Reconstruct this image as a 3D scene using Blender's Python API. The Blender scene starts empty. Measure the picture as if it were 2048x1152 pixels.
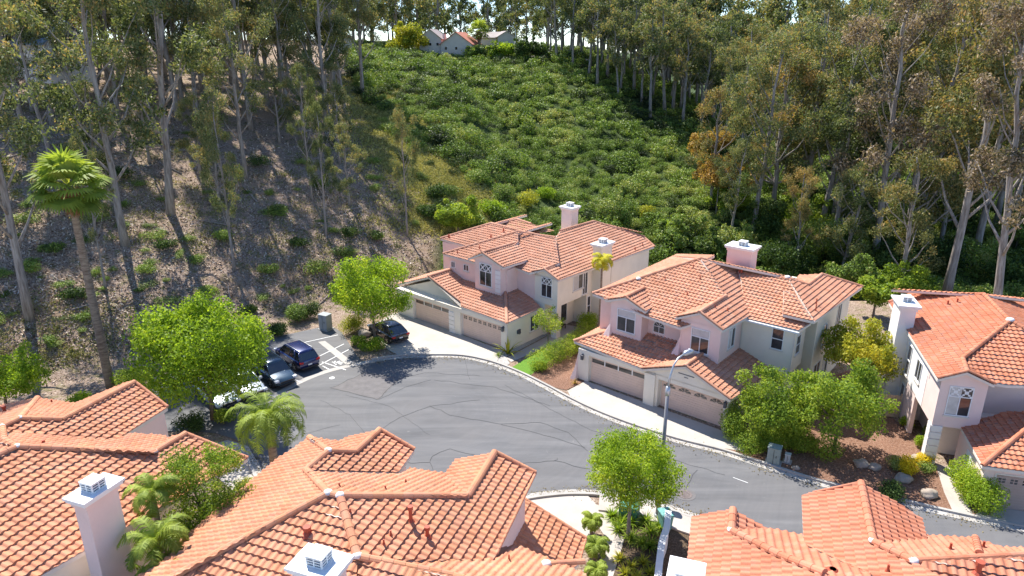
import bpy, bmesh, math, random
import numpy as np
from mathutils import Vector, Matrix, geometry, noise
random.seed(7); rng = np.random.default_rng(7)
S = bpy.context.scene
C = S.collection
# ------------------------------------------------------------------ camera
FPX, HZ, CH = 1400.0, 90.0, 25.0
TH = math.atan((576 - HZ) / FPX)
cam = bpy.data.cameras.new('camera'); cam_o = bpy.data.objects.new('camera', cam); C.objects.link(cam_o)
cam.sensor_width = 36; cam.lens = 36 * FPX / 2048; cam.clip_end = 3000
cam_o.location = (0, 0, CH); cam_o.rotation_euler = (math.pi / 2 - TH, 0, 0)
S.camera = cam_o
# ------------------------------------------------------------------ light
SUN_DIR, SUN_EL = -60.0, 53.0            # direction the light travels (deg from +x), elevation
W = bpy.data.worlds.new('World'); S.world = W; W.use_nodes = True
wn = W.node_tree.nodes; wl = W.node_tree.links
sky = wn.new('ShaderNodeTexSky'); sky.sky_type = 'NISHITA'; sky.sun_disc = False
sky.sun_elevation = math.radians(SUN_EL)
sky.sun_rotation = math.radians(90 - (SUN_DIR + 180))   # azimuth from +y, clockwise
sky.air_density = 0.8; sky.dust_density = 0.05; sky.ozone_density = 3.0; sky.altitude = 200
wn['Background'].inputs['Strength'].default_value = 0.145
_mx = wn.new('ShaderNodeMix'); _mx.data_type = 'RGBA'; _mx.blend_type = 'MULTIPLY'; _mx.inputs[0].default_value = 1; _mx.inputs[7].default_value = (.80, .86, .96, 1)
wl.new(sky.outputs[0], _mx.inputs[6]); wl.new(_mx.outputs[2], wn['Background'].inputs['Color'])
sl = bpy.data.lights.new('sun', 'SUN'); sl.energy = 5.0; sl.angle = math.radians(0.55); sl.color = (1.0, 0.955, 0.89)
so = bpy.data.objects.new('sun', sl); C.objects.link(so)
_d = Vector((math.cos(math.radians(SUN_DIR)) * math.cos(math.radians(SUN_EL)), math.sin(math.radians(SUN_DIR)) * math.cos(math.radians(SUN_EL)), -math.sin(math.radians(SUN_EL))))
so.rotation_euler = _d.to_track_quat('-Z', 'Y').to_euler(); so.location = (-60, 80, 90)
S.view_settings.view_transform = 'Standard'; S.view_settings.look = 'None'; S.view_settings.gamma = 1; S.view_settings.exposure = 0.92
S.cycles.max_bounces = 6; S.cycles.diffuse_bounces = 3; S.cycles.transparent_max_bounces = 8; S.cycles.transmission_bounces = 4
try: S.cycles.use_denoising = True
except Exception: pass

# ------------------------------------------------------------------ pixel <-> world helpers (photo pixels)
def ray(u, v):
    a = (u - 1024) / FPX; b = (576 - v) / FPX; c, s = math.cos(TH), math.sin(TH)
    return (a, c + b * s, -s + b * c)
def P(u, v, z=0.0):
    d = ray(u, v); t = (z - CH) / d[2]
    return (d[0] * t, d[1] * t)
# ------------------------------------------------------------------ materials
def nd(nt, typ, **kw):
    n = nt.nodes.new(typ)
    for k, v in kw.items():
        if k.startswith('_'): setattr(n, k[1:], v)
        else: n.inputs[k].default_value = v
    return n
def mat(name, rough=0.8, spec=0.3):
    m = bpy.data.materials.new(name); m.use_nodes = True; nt = m.node_tree
    b = nt.nodes['Principled BSDF']; b.inputs['Roughness'].default_value = rough; b.inputs['Specular IOR Level'].default_value = spec
    return m, nt, b
def c4(c): return (c[0], c[1], c[2], 1)
def ramp(nt, fac, stops, interp='LINEAR'):
    r = nt.nodes.new('ShaderNodeValToRGB'); cr = r.color_ramp; cr.interpolation = interp
    while len(cr.elements) < len(stops): cr.elements.new(0.5)
    for e, (p, c) in zip(cr.elements, stops): e.position = p; e.color = c4(c)
    nt.links.new(fac, r.inputs[0]); return r.outputs[0]
def noise_fac(nt, scale, detail=4, rough=0.6, coord='Object', dist=0.0):
    tc = nt.nodes.new('ShaderNodeTexCoord') if coord != 'W' else nt.nodes.new('ShaderNodeNewGeometry')
    n = nd(nt, 'ShaderNodeTexNoise', Scale=scale, Detail=detail, Roughness=rough, Distortion=dist)
    nt.links.new(tc.outputs['Position' if coord == 'W' else coord], n.inputs['Vector']); return n.outputs['Fac']
def mixc(nt, fac, a, b, mode='MIX'):
    m = nt.nodes.new('ShaderNodeMix'); m.data_type = 'RGBA'; m.blend_type = mode
    for i, v in ((0, fac), (6, a), (7, b)):
        if isinstance(v, (int, float)): m.inputs[i].default_value = v
        elif isinstance(v, tuple): m.inputs[i].default_value = c4(v)
        else: nt.links.new(v, m.inputs[i])
    return m.outputs[2]
def bump(nt, b, h, strength=0.4, dist=0.05):
    n = nd(nt, 'ShaderNodeBump', Strength=strength, Distance=dist); nt.links.new(h, n.inputs['Height']); nt.links.new(n.outputs[0], b.inputs['Normal'])
def plain(name, col, rough=0.7, var=0.12, scale=3.0, bmp=0.0, metal=0.0, spec=0.3):
    m, nt, b = mat(name, rough, spec); f = noise_fac(nt, scale, 5)
    nt.links.new(ramp(nt, f, [(0.3, tuple(x * (1 - var) for x in col)), (0.7, tuple(min(1, x * (1 + var)) for x in col))]), b.inputs['Base Color'])
    b.inputs['Metallic'].default_value = metal
    if bmp: bump(nt, b, noise_fac(nt, scale * 12, 4), bmp, 0.02)
    return m
def tile_mat(name, cols, grey=(0.30, 0.25, 0.24), moss=0.5):
    m, nt, b = mat(name, 0.82, 0.25)
    at = nt.nodes.new('ShaderNodeAttribute'); at.attribute_name = 'rnd'
    base = ramp(nt, at.outputs['Fac'], [(i / (len(cols) - 1), c) for i, c in enumerate(cols)])
    mean = tuple(sum(c_[k_] for c_ in cols) / len(cols) for k_ in range(3)); base = mixc(nt, .42, base, mean)
    f1 = noise_fac(nt, 0.35, 4, 0.65, 'W'); big = ramp(nt, f1, [(0.35, (0.80, 0.765, 0.72)), (0.65, (1.0, .97, .93))])
    base = mixc(nt, 1.0, base, big, 'MULTIPLY')
    f2 = noise_fac(nt, 2.6, 6, 0.72, 'W'); base = mixc(nt, ramp(nt, f2, [(0.52, (0, 0, 0)), (0.78, (moss, moss, moss))]), base, grey)
    f3 = noise_fac(nt, 26, 3, 0.6, 'W'); base = mixc(nt, 0.35, base, ramp(nt, f3, [(0.3, (0.55, 0.5, 0.48)), (0.6, (1, 1, 1))]), 'MULTIPLY')
    nt.links.new(base, b.inputs['Base Color']); return m
def wall_mat(name, col):
    m, nt, b = mat(name, 0.9, 0.15); f = noise_fac(nt, 0.8, 5)
    cc = ramp(nt, f, [(0.3, tuple(x * 0.93 for x in col)), (0.7, tuple(min(.95, x * 1.04) for x in col))])
    f2 = noise_fac(nt, 3.0, 5, 0.7); cc = mixc(nt, ramp(nt, f2, [(0.6, (0, 0, 0)), (0.8, (0.25, 0.25, 0.25))]), cc, tuple(x * 0.7 for x in col))
    nt.links.new(cc, b.inputs['Base Color']); bump(nt, b, noise_fac(nt, 45, 3), 0.35, 0.01); return m
def leaf_mat(name, stops, trans=0.35, rnd=0.5, rough=0.55):
    """tint attribute (per leaf) + object random -> colour ramp; a thin leaf lets light through"""
    m = bpy.data.materials.new(name); m.use_nodes = True; nt = m.node_tree; b = nt.nodes['Principled BSDF']
    at = nt.nodes.new('ShaderNodeAttribute'); at.attribute_name = 'tint'
    oi = nt.nodes.new('ShaderNodeObjectInfo')
    ma = nd(nt, 'ShaderNodeMath', _operation='MULTIPLY_ADD'); nt.links.new(oi.outputs['Random'], ma.inputs[0]); ma.inputs[1].default_value = rnd; ma.inputs[2].default_value = -rnd / 2
    ad = nd(nt, 'ShaderNodeMath', _operation='ADD'); nt.links.new(ma.outputs[0], ad.inputs[0]); nt.links.new(at.outputs['Fac'], ad.inputs[1]); ad.use_clamp = True
    col = ramp(nt, ad.outputs[0], stops)
    nt.links.new(col, b.inputs['Base Color']); b.inputs['Roughness'].default_value = rough; b.inputs['Specular IOR Level'].default_value = 0.18
    t = nt.nodes.new('ShaderNodeBsdfTranslucent'); nt.links.new(mixc(nt, 1.0, col, (1.3, 1.25, 0.6), 'MULTIPLY'), t.inputs[0])
    mx = nt.nodes.new('ShaderNodeMixShader'); mx.inputs[0].default_value = trans
    nt.links.new(b.outputs[0], mx.inputs[1]); nt.links.new(t.outputs[0], mx.inputs[2]); nt.links.new(mx.outputs[0], nt.nodes['Material Output'].inputs[0]); return m
M = {}
M['tileA'] = tile_mat('clay_tile_pink', [(0.54, .25, .155), (.62, .315, .205), (.67, .37, .25), (.56, .265, .165), (.71, .42, .30)])
M['tileB'] = tile_mat('clay_tile_peach', [(0.56, .24, .135), (.65, .31, .19), (.70, .38, .25), (.59, .255, .15), (.74, .44, .30)], moss=0.75)
M['tileC'] = tile_mat('clay_tile_rust', [(0.50, .165, .085), (.58, .215, .115), (.64, .28, .165), (.53, .18, .095), (.68, .33, .21)], moss=0.7)
M['tileD'] = tile_mat('clay_tile_orange', [(0.57, .225, .115), (.63, .285, .165), (.69, .36, .23), (.59, .255, .145), (.72, .35, .18), (.60, .27, .185)], moss=0.3)
M['tileE'] = tile_mat('clay_tile_red', [(0.56, .19, .10), (.61, .235, .135), (.67, .30, .19), (.57, .205, .115), (.66, .33, .225)], moss=0.25)
M['mortar'] = plain('white_mortar', (.72, .68, .64), .9)
M['stucco_pink'] = wall_mat('stucco_pink', (.82, .64, .575)); M['stucco_cream'] = wall_mat('stucco_cream', (.83, .765, .64)); M['stucco_white'] = wall_mat('stucco_white', (.84, .80, .75))
M['trim'] = plain('cream_trim', (.70, .64, .56), .7, .05); M['white'] = plain('white_paint', (.78, .78, .76), .6, .04)
M['door'] = None
def panel_mat(name, col):
    m, nt, b = mat(name, 0.6, 0.3); tc = nt.nodes.new('ShaderNodeTexCoord'); sp = nt.nodes.new('ShaderNodeSeparateXYZ'); nt.links.new(tc.outputs['Object'], sp.inputs[0])
    f = noise_fac(nt, 1.2, 4); nt.links.new(ramp(nt, f, [(.3, tuple(x * .95 for x in col)), (.7, tuple(x * 1.05 for x in col))]), b.inputs['Base Color']); return m
M['door'] = panel_mat('garage_door_tan', (.74, .56, .45))
M['glass'] = None
def glass_mat():
    m, nt, b = mat('window_glass', 0.08, 0.8); f = noise_fac(nt, 0.9, 3)
    nt.links.new(ramp(nt, f, [(.35, (.02, .022, .025)), (.6, (.06, .06, .065)), (.75, (.16, .15, .14))]), b.inputs['Base Color']); return m
M['glass'] = glass_mat()
M['blind'] = plain('window_blind', (.55, .53, .50), .6)
M['rust'] = plain('painted_vent', (.40, .085, .045), .6); M['metal'] = plain('galvanised_steel', (.45, .47, .48), .4, .1, 5, 0, .6)
M['louvre'] = plain('dark_louvre', (.10, .10, .11), .7)

# ------------------------------------------------------------------ object helpers
def link(name, me, m=None, parent=None):
    o = bpy.data.objects.new(name, me); C.objects.link(o)
    if m is not None:
        for x in (m if isinstance(m, (list, tuple)) else [m]): o.data.materials.append(x)
    if parent is not None: o.parent = parent
    return o
def root(name, label, cat, loc=(0, 0, 0), rz=0.0, group=None):
    o = bpy.data.objects.new(name, None); C.objects.link(o); o.location = loc; o.rotation_euler = (0, 0, rz); o.empty_display_size = .3
    o['label'] = label; o['category'] = cat
    if group: o['group'] = group
    return o
def tag(o, label, cat, group=None):
    o['label'] = label; o['category'] = cat
    if group: o['group'] = group
    return o
def copy_tree(o, parent=None):
    c = o.copy(); C.objects.link(c); c.parent = parent
    for ch in list(o.children): copy_tree(ch, c)
    return c
class MB:
    def __init__(s): s.v = []; s.f = []; s.mi = []; s.att = []
    def add(s, vs, fs, mi=0, a=0.0):
        n = len(s.v); s.v += [tuple(v) for v in vs]; s.f += [tuple(i + n for i in f) for f in fs]; s.mi += [mi] * len(fs); s.att += [a] * len(fs)
    def box(s, x0, x1, y0, y1, z0, z1, mi=0, a=0.0):
        s.add([(x0, y0, z0), (x1, y0, z0), (x1, y1, z0), (x0, y1, z0), (x0, y0, z1), (x1, y0, z1), (x1, y1, z1), (x0, y1, z1)],
              [(3, 2, 1, 0), (4, 5, 6, 7), (0, 1, 5, 4), (1, 2, 6, 5), (2, 3, 7, 6), (3, 0, 4, 7)], mi, a)
    def prism(s, poly, z0, z1, mi=0):
        n = len(poly); A = sum(poly[i][0] * poly[(i + 1) % n][1] - poly[(i + 1) % n][0] * poly[i][1] for i in range(n))
        if A < 0: poly = poly[::-1]
        s.add([(p[0], p[1], z0) for p in poly] + [(p[0], p[1], z1) for p in poly],
              [tuple(range(n))[::-1], tuple(range(n, 2 * n))] + [(i, (i + 1) % n, n + (i + 1) % n, n + i) for i in range(n)], mi)
    def tube(s, pts, rad, n=8, mi=0, cap=True):
        pts = [Vector(p) for p in pts]; rs = rad if isinstance(rad, (list, tuple)) else [rad] * len(pts); vs = []; fs = []; u = None
        for i, p in enumerate(pts):
            t = (pts[min(i + 1, len(pts) - 1)] - pts[max(i - 1, 0)]).normalized()
            if u is None: u = t.orthogonal().normalized()
            u = (u - t * u.dot(t)).normalized(); w = t.cross(u)
            vs += [p + (u * math.cos(2 * math.pi * k / n) + w * math.sin(2 * math.pi * k / n)) * rs[i] for k in range(n)]
        for i in range(len(pts) - 1):
            fs += [(i * n + k, i * n + (k + 1) % n, (i + 1) * n + (k + 1) % n, (i + 1) * n + k) for k in range(n)]
        if cap: fs += [tuple(range(n))[::-1], tuple(range((len(pts) - 1) * n, len(pts) * n))]
        s.add(vs, fs, mi)
    def mesh(s, name, smooth=False, attr=None):
        me = bpy.data.meshes.new(name); me.from_pydata(s.v, [], s.f); me.update()
        if any(s.mi): me.polygons.foreach_set('material_index', s.mi)
        if smooth: me.polygons.foreach_set('use_smooth', [True] * len(s.f))
        if attr: me.attributes.new(attr, 'FLOAT', 'FACE').data.foreach_set('value', s.att)
        return me
    def build(s, name, m=None, parent=None, smooth=False, attr=None): return link(name, s.mesh(name, smooth, attr), m, parent)
def hsh(i, j, k=0):
    x = math.sin(i * 127.1 + j * 311.7 + k * 74.7) * 43758.5453; return x - math.floor(x)

# ------------------------------------------------------------------ terrain
def sstep(t): t = max(0.0, min(1.0, t)); return t * t * (3 - 2 * t)
def hz(x, y):
    # hillside to the left: rises away from a toe line
    d = (-0.62 * (x + 20) + 0.785 * (y - 64.5))
    wob = 2.0 * noise.noise(Vector((x * .03, y * .03, 1.3)))
    zl = 0.0
    if d + wob > 0: zl = 27 * (1 - math.exp(-(d + wob) * 0.43 / 27 * 1.25))
    fade = 1 - sstep((x + 0.20 * (y - 90) + 4) / 26)          # spur ends where the canyon opens
    zl *= fade
    # canyon behind the houses and the brush hill beyond it
    g = 1 - 0.78 * sstep((x - 14 - (y - 185) * 0.12) / 52)
    up = sstep((y - 82) / 118.0)
    zc = 23.6 * up * g * (0.72 + 0.28 * sstep((y - 95) / 60)) - 4.5 * math.exp(-((y - 86) / 14.0) ** 2) * sstep((x + 6) / 10) * (1 - sstep((x - 90) / 30))
    if y < 80: zc = min(zc, 0) if y > 68 else 0
    z = max(zl, zc) if zl > 0.3 else zc + zl
    if y > 72 or d > 2: z += 0.5 * noise.noise(Vector((x * .11, y * .11, 4.1))) * min(1, max(0, (max(d, y - 72)) / 10))
    return z
XS = np.concatenate([np.arange(-260, -90, 6.0), np.arange(-90, 90, 2.0), np.arange(90, 301, 6.0)])
YS = np.concatenate([np.arange(-20, 40, 6.0), np.arange(40, 200, 2.0), np.arange(200, 460, 8.0), np.array([600, 900, 1500, 2400.])])
XS = np.concatenate([np.array([-1600., -900, -500]), XS, np.array([500., 900, 1600])])
vs = [(x, y, (hz(x, y) if y < 460 else hz(x, 460) * max(0, 1 - (y - 460) / 600)) - 0.03) for y in YS for x in XS]
nx = len(XS); fs = [(j * nx + i, j * nx + i + 1, (j + 1) * nx + i + 1, (j + 1) * nx + i) for j in range(len(YS) - 1) for i in range(nx - 1)]
tb = MB(); tb.add(vs, fs)
def ground_mat():
    m, nt, b = mat('hillside_soil', 0.95, 0.1)
    f = noise_fac(nt, 0.09, 5, 0.6, 'W'); f2 = noise_fac(nt, 0.9, 6, 0.7, 'W'); f3 = noise_fac(nt, 7, 5, 0.75, 'W')
    bark = ramp(nt, f3, [(.3, (.09, .06, .04)), (.46, (.26, .185, .135)), (.58, (.44, .34, .265)), (.75, (.66, .55, .45))])
    grass = ramp(nt, f3, [(.3, (.07, .075, .02)), (.55, (.19, .18, .065)), (.75, (.34, .29, .13))])
    c = mixc(nt, ramp(nt, f2, [(.5, (0, 0, 0)), (.64, (.8, .8, .8))]), bark, grass)
    dirt = ramp(nt, f3, [(.3, (.30, .19, .11)), (.7, (.46, .32, .20))])
    c = mixc(nt, ramp(nt, f, [(.55, (0, 0, 0)), (.68, (.7, .7, .7))]), c, dirt)
    at = nt.nodes.new('ShaderNodeAttribute'); at.attribute_name = 'brushy'
    under = ramp(nt, f2, [(.35, (.035, .055, .018)), (.6, (.07, .10, .03)), (.8, (.15, .15, .07))])
    c = mixc(nt, at.outputs['Fac'], c, under)
    nt.links.new(c, b.inputs['Base Color']); bump(nt, b, f3, 0.9, 0.15); return m
M['soil'] = ground_mat()
g = tb.build('terrain', M['soil'], None, True); g['kind'] = 'structure'
def _bz(x, y):
    c, s = math.cos(TH), math.sin(TH); z = hz(x, y); dep = y * c - (z - CH) * s
    if dep < 5: return 0.0
    u = 1024 + FPX * x / dep; v = 576 - FPX * (y * s + (z - CH) * c) / dep
    lim = np.interp(v, [95, 140, 190, 260, 330, 380, 430, 600], [700, 700, 715, 745, 800, 860, 870, 880])
    return 1.0 if (u > lim and y > 74) else 0.0
g.data.attributes.new('brushy', 'FLOAT', 'POINT').data.foreach_set('value', np.array([_bz(v[0], v[1]) if v[1] < 460 else 1.0 for v in vs], 'f'))

def poly_sheet(name, pts, z, m, kind='structure', thick=0.0):
    b = MB(); pts = [p[:2] for p in pts]
    if thick: b.prism(pts, z - thick, z)
    else:
        tri = geometry.tessellate_polygon([[Vector((p[0], p[1], 0)) for p in pts]]); b.add([(p[0], p[1], z) for p in pts], [t for t in tri])
    o = b.build(name, m)
    bm = bmesh.new(); bm.from_mesh(o.data); bmesh.ops.recalc_face_normals(bm, faces=bm.faces)
    if not thick:
        for f in bm.faces:
            if f.normal.z < 0: f.normal_flip()
    bm.to_mesh(o.data); bm.free()
    if kind: o['kind'] = kind
    return o
def catmull(pts, n=6):
    out = []; L = len(pts)
    for i in range(L - 1):
        p0, p1, p2, p3 = [Vector(pts[max(0, min(L - 1, i + k))]) for k in (-1, 0, 1, 2)]
        for k in range(n):
            t = k / n; out.append(tuple(0.5 * ((2 * p1) + (-p0 + p2) * t + (2 * p0 - 5 * p1 + 4 * p2 - p3) * t * t + (-p0 + 3 * p1 - 3 * p2 + p3) * t ** 3)))
    out.append(tuple(pts[-1])); return out
def offset(line, d):
    out = []
    for i, p in enumerate(line):
        a = Vector(line[max(0, i - 1)][:2]); b = Vector(line[min(len(line) - 1, i + 1)][:2]); t = (b - a).normalized(); out.append((p[0] - t.y * d, p[1] + t.x * d))
    return out
def ribbon(b, line, d0, d1, z0, z1, mi=0):
    """solid strip between two offsets of a line"""
    A = offset(line, d0); B = offset(line, d1); n = len(line)
    vs = [(p[0], p[1], z) for z in (z1, z0) for L_ in (A, B) for p in L_]; f = []
    for i in range(n - 1):
        f += [(i, n + i, n + i + 1, i + 1)[::-1], (2 * n + i, 2 * n + i + 1, i + 1, i)[::-1], (n + i, n + i + 1, 3 * n + i + 1, 3 * n + i)[::-1]]
    f += [(0, 2 * n, 3 * n, n)[::-1], (n - 1, 2 * n - 1, 4 * n - 1, 3 * n - 1)[::-1]]
    b.add(vs, f, mi)
# ---- street
def asphalt_mat():
    m, nt, b = mat('worn_asphalt', 0.85, 0.25)
    geo = nt.nodes.new('ShaderNodeNewGeometry')
    mp = nd(nt, 'ShaderNodeMapping'); mp.inputs['Rotation'].default_value = (0, 0, math.radians(25)); mp.inputs['Scale'].default_value = (0.12, 0.9, 1); nt.links.new(geo.outputs['Position'], mp.inputs[0])
    n1 = nd(nt, 'ShaderNodeTexNoise', Scale=1.0, Detail=6, Roughness=0.65, Distortion=0.6); nt.links.new(mp.outputs[0], n1.inputs['Vector'])
    n2 = noise_fac(nt, 0.22, 4, 0.6, 'W'); n3 = noise_fac(nt, 40, 3, 0.7, 'W'); n4 = noise_fac(nt, 1.6, 6, 0.7, 'W')
    c = ramp(nt, n1.outputs['Fac'], [(.3, (.105, .105, .108)), (.5, (.135, .135, .138)), (.7, (.18, .178, .178))])
    c = mixc(nt, ramp(nt, n2, [(.4, (0, 0, 0)), (.65, (.7, .7, .7))]), c, (.155, .15, .148))
    c = mixc(nt, ramp(nt, n4, [(.66, (0, 0, 0)), (.74, (.6, .6, .6))]), c, (.30, .29, .28))
    c = mixc(nt, .4, c, ramp(nt, n3, [(.3, (.7, .7, .7)), (.7, (1.2, 1.2, 1.2))]), 'MULTIPLY')
    vd = nd(nt, 'ShaderNodeVectorMath', _operation='DISTANCE'); nt.links.new(geo.outputs['Position'], vd.inputs[0]); vd.inputs[1].default_value = (-6, 45, 0)
    wv = nd(nt, 'ShaderNodeMath', _operation='ADD'); nt.links.new(vd.outputs['Value'], wv.inputs[0]); nt.links.new(n2, wv.inputs[1])
    cmb = nt.nodes.new('ShaderNodeCombineXYZ'); nt.links.new(wv.outputs[0], cmb.inputs[0]); n5 = nd(nt, 'ShaderNodeTexNoise', Scale=2.2, Detail=4, Roughness=.7); nt.links.new(cmb.outputs[0], n5.inputs['Vector'])
    c = mixc(nt, .22, c, ramp(nt, n5.outputs['Fac'], [(.35, (.78, .78, .80)), (.65, (1.16, 1.16, 1.15))]), 'MULTIPLY')
    nt.links.new(c, b.inputs['Base Color']); bump(nt, b, n3, .3, .01); return m
def concrete_mat(name, col):
    m, nt, b = mat(name, .88, .2); n2 = noise_fac(nt, .5, 5, .65, 'W'); n3 = noise_fac(nt, 30, 3, .6, 'W'); n4 = noise_fac(nt, 2.2, 5, .7, 'W')
    c = ramp(nt, n2, [(.3, tuple(x * .86 for x in col)), (.7, tuple(min(.9, x * 1.08) for x in col))])
    c = mixc(nt, ramp(nt, n4, [(.58, (0, 0, 0)), (.75, (.35, .35, .35))]), c, tuple(x * .6 for x in col))
    c = mixc(nt, .25, c, ramp(nt, n3, [(.3, (.75, .75, .75)), (.7, (1.1, 1.1, 1.1))]), 'MULTIPLY')
    nt.links.new(c, b.inputs['Base Color']); return m
M['asphalt'] = asphalt_mat(); M['conc'] = concrete_mat('driveway_concrete', (.47, .43, .375)); M['conc2'] = concrete_mat('kerb_concrete', (.42, .395, .36)); M['walk'] = concrete_mat('pavement_concrete', (.46, .41, .365))
M['paint'] = plain('road_paint', (.68, .68, .66), .7, .15, 4); M['crack'] = plain('crack_sealant', (.045, .045, .047), .7); M['patch'] = plain('asphalt_patch', (.15, .14, .137), .9, .15, 2, .4)
far_px = [(546, 797), (604, 766), (654, 746), (706, 733), (746, 725), (800, 717), (880, 715), (932, 718), (985, 731), (1035, 751), (1085, 776), (1135, 803), (1190, 829), (1260, 856), (1350, 885), (1440, 908), (1528, 937), (1635, 971), (1720, 992), (1810, 1013), (1932, 1041), (2048, 1064), (2160, 1086)]
far = catmull([P(u, v) for u, v in far_px], 5)
near_px = [(2060, 1190), (1900, 1150), (1700, 1106), (1560, 1072), (1470, 1048), (1396, 1029), (1340, 1010), (1290, 997), (1240, 986), (1200, 981), (1168, 979), (1120, 980), (1054, 988), (990, 1003)]
near = catmull([P(u, v) for u, v in near_px], 5)
hid = [P(u, v) for u, v in [(930, 1022), (870, 1040), (800, 1048), (720, 1046), (650, 1030), (590, 1008), (548, 975), (529, 951), (519, 930), (508, 912), (495, 893)]]
near2 = catmull([near[-1]] + hid, 5)
left = [P(u, v) for u, v in [(470, 878), (430, 866), (370, 862), (300, 866), (268, 840), (330, 822), (420, 812), (480, 808)]]
road = far + near + near2[1:] + left
poly_sheet('road', road, 0.0, M['asphalt'])
# parking bays (asphalt) behind the pale gutter band
park = [P(u, v) for u, v in [(268, 842), (546, 799), (604, 766), (654, 746), (712, 733), (722, 722), (715, 712), (683, 664), (660, 650), (560, 672), (500, 700), (400, 720), (300, 760)]]
poly_sheet('parking_pavement', park, -0.006, M['asphalt'])
kb = MB()
fi = 4 * 5                                  # from the shrub island on there is a kerb
ribbon(kb, far[:fi + 1], 0.0, 0.55, -.02, .010)
ribbon(kb, far[fi:], 0.0, 0.42, -.02, .012); ribbon(kb, far[fi:], 0.42, 0.60, -.02, .13)
ribbon(kb, near + near2[1:], 0.0, 0.42, -.02, .012); ribbon(kb, near + near2[1:], 0.42, 0.60, -.02, .13)
k = kb.build('kerb', M['conc2']); k['kind'] = 'structure'
def pp(L, z=0.0): return [P(u, v, z) for u, v in L]
poly_sheet('driveway', pp([(826, 631), (1006, 702), (991, 727), (935, 713), (880, 709), (800, 712), (776, 700), (738, 655), (788, 626)]), 0.016, M['conc'])
poly_sheet('walkway', pp([(1012, 716), (1023, 711), (1092, 674), (1125, 648), (1160, 655), (1120, 685), (1093, 693), (1038, 718), (1022, 724)]), 0.012, M['walk'])
poly_sheet('driveway', pp([(1172, 762), (1445, 862), (1512, 862), (1487, 903), (1440, 896), (1350, 873), (1260, 845), (1190, 818), (1140, 792), (1135, 782)]), 0.02, M['conc'])
poly_sheet('pavement', pp([(1870, 926), (1922, 945), (1903, 951), (1925, 985), (1946, 1030), (1905, 1022), (1888, 985)]), 0.022, M['walk'])
poly_sheet('driveway', pp([(1975, 1003), (2150, 1012), (2200, 1085), (2048, 1056), (1995, 1045), (1950, 1032), (1960, 1018)]), 0.018, M['conc'])
poly_sheet('driveway', pp([(1052, 993), (1120, 985), (1168, 984), (1190, 1006), (1196, 1053), (1180, 1075), (1100, 1100), (1020, 1060), (1000, 1010)]), 0.018, M['conc'])
poly_sheet('footpath', pp([(1190, 1008), (1196, 1053), (1214, 1080), (1180, 1180), (1218, 1180), (1249, 1078), (1205, 1016)]), 0.03, M['walk'])
poly_sheet('driveway', pp([(497, 893), (519, 935), (533, 958), (548, 978), (500, 1010), (440, 960), (425, 890), (455, 880)]), 0.018, M['conc'])
sb = MB(); ribbon(sb, near[24:46], 0.6, 2.0, -.02, .12); o = sb.build('pavement', M['walk']); o['kind'] = 'structure'
def mulch_mat(name, a, b_, c_):
    m, nt, b = mat(name, .95, .1); f = noise_fac(nt, 9, 5, .8, 'W'); f2 = noise_fac(nt, .5, 4, .6, 'W')
    c = ramp(nt, f, [(.3, a), (.5, b_), (.7, c_)]); c = mixc(nt, .5, c, ramp(nt, f2, [(.3, (.75, .75, .75)), (.7, (1.15, 1.15, 1.15))]), 'MULTIPLY')
    nt.links.new(c, b.inputs['Base Color']); bump(nt, b, f, .9, .06); return m
M['mulch'] = mulch_mat('bark_mulch', (.09, .045, .03), (.24, .13, .085), (.42, .29, .22)); M['mulch2'] = mulch_mat('dark_mulch', (.05, .035, .02), (.12, .085, .055), (.25, .18, .13))
M['gravel'] = mulch_mat('pale_gravel', (.22, .20, .18), (.42, .40, .37), (.62, .60, .57))
poly_sheet('ground', [p for p in offset(far, .60)[58:106]] + pp([(1905, 1016), (1870, 926), (1850, 880), (1775, 830), (1700, 740), (1640, 760), (1560, 800), (1512, 862), (1487, 903)]), 0.008, M['mulch'])
poly_sheet('ground', pp([(1205, 1012), (1249, 1078), (1218, 1180), (1420, 1180), (1385, 1060), (1372, 1057), (1290, 1034)]), 0.010, M['mulch2'])
poly_sheet('ground', pp([(1010, 700), (1100, 662), (1092, 672), (1012, 714), (1020, 727), (1000, 740), (990, 728)]), 0.006, M['gravel'])
poly_sheet('ground', pp([(1133, 780), (1168, 762), (1160, 745), (1180, 690), (1130, 690), (1100, 720), (1060, 748), (1085, 770)]), 0.006, M['mulch'])
def lawn_mat():
    m, nt, b = mat('clipped_lawn', .9, .1); f = noise_fac(nt, 14, 4, .7, 'W'); nt.links.new(ramp(nt, f, [(.3, (.07, .16, .02)), (.7, (.17, .31, .045))]), b.inputs['Base Color']); bump(nt, b, f, .8, .05); return m
M['lawn'] = lawn_mat(); lo = poly_sheet('lawn', pp([(1022, 736), (1086, 696), (1112, 712), (1062, 750), (1045, 748)]), 0.014, M['lawn'])
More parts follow.
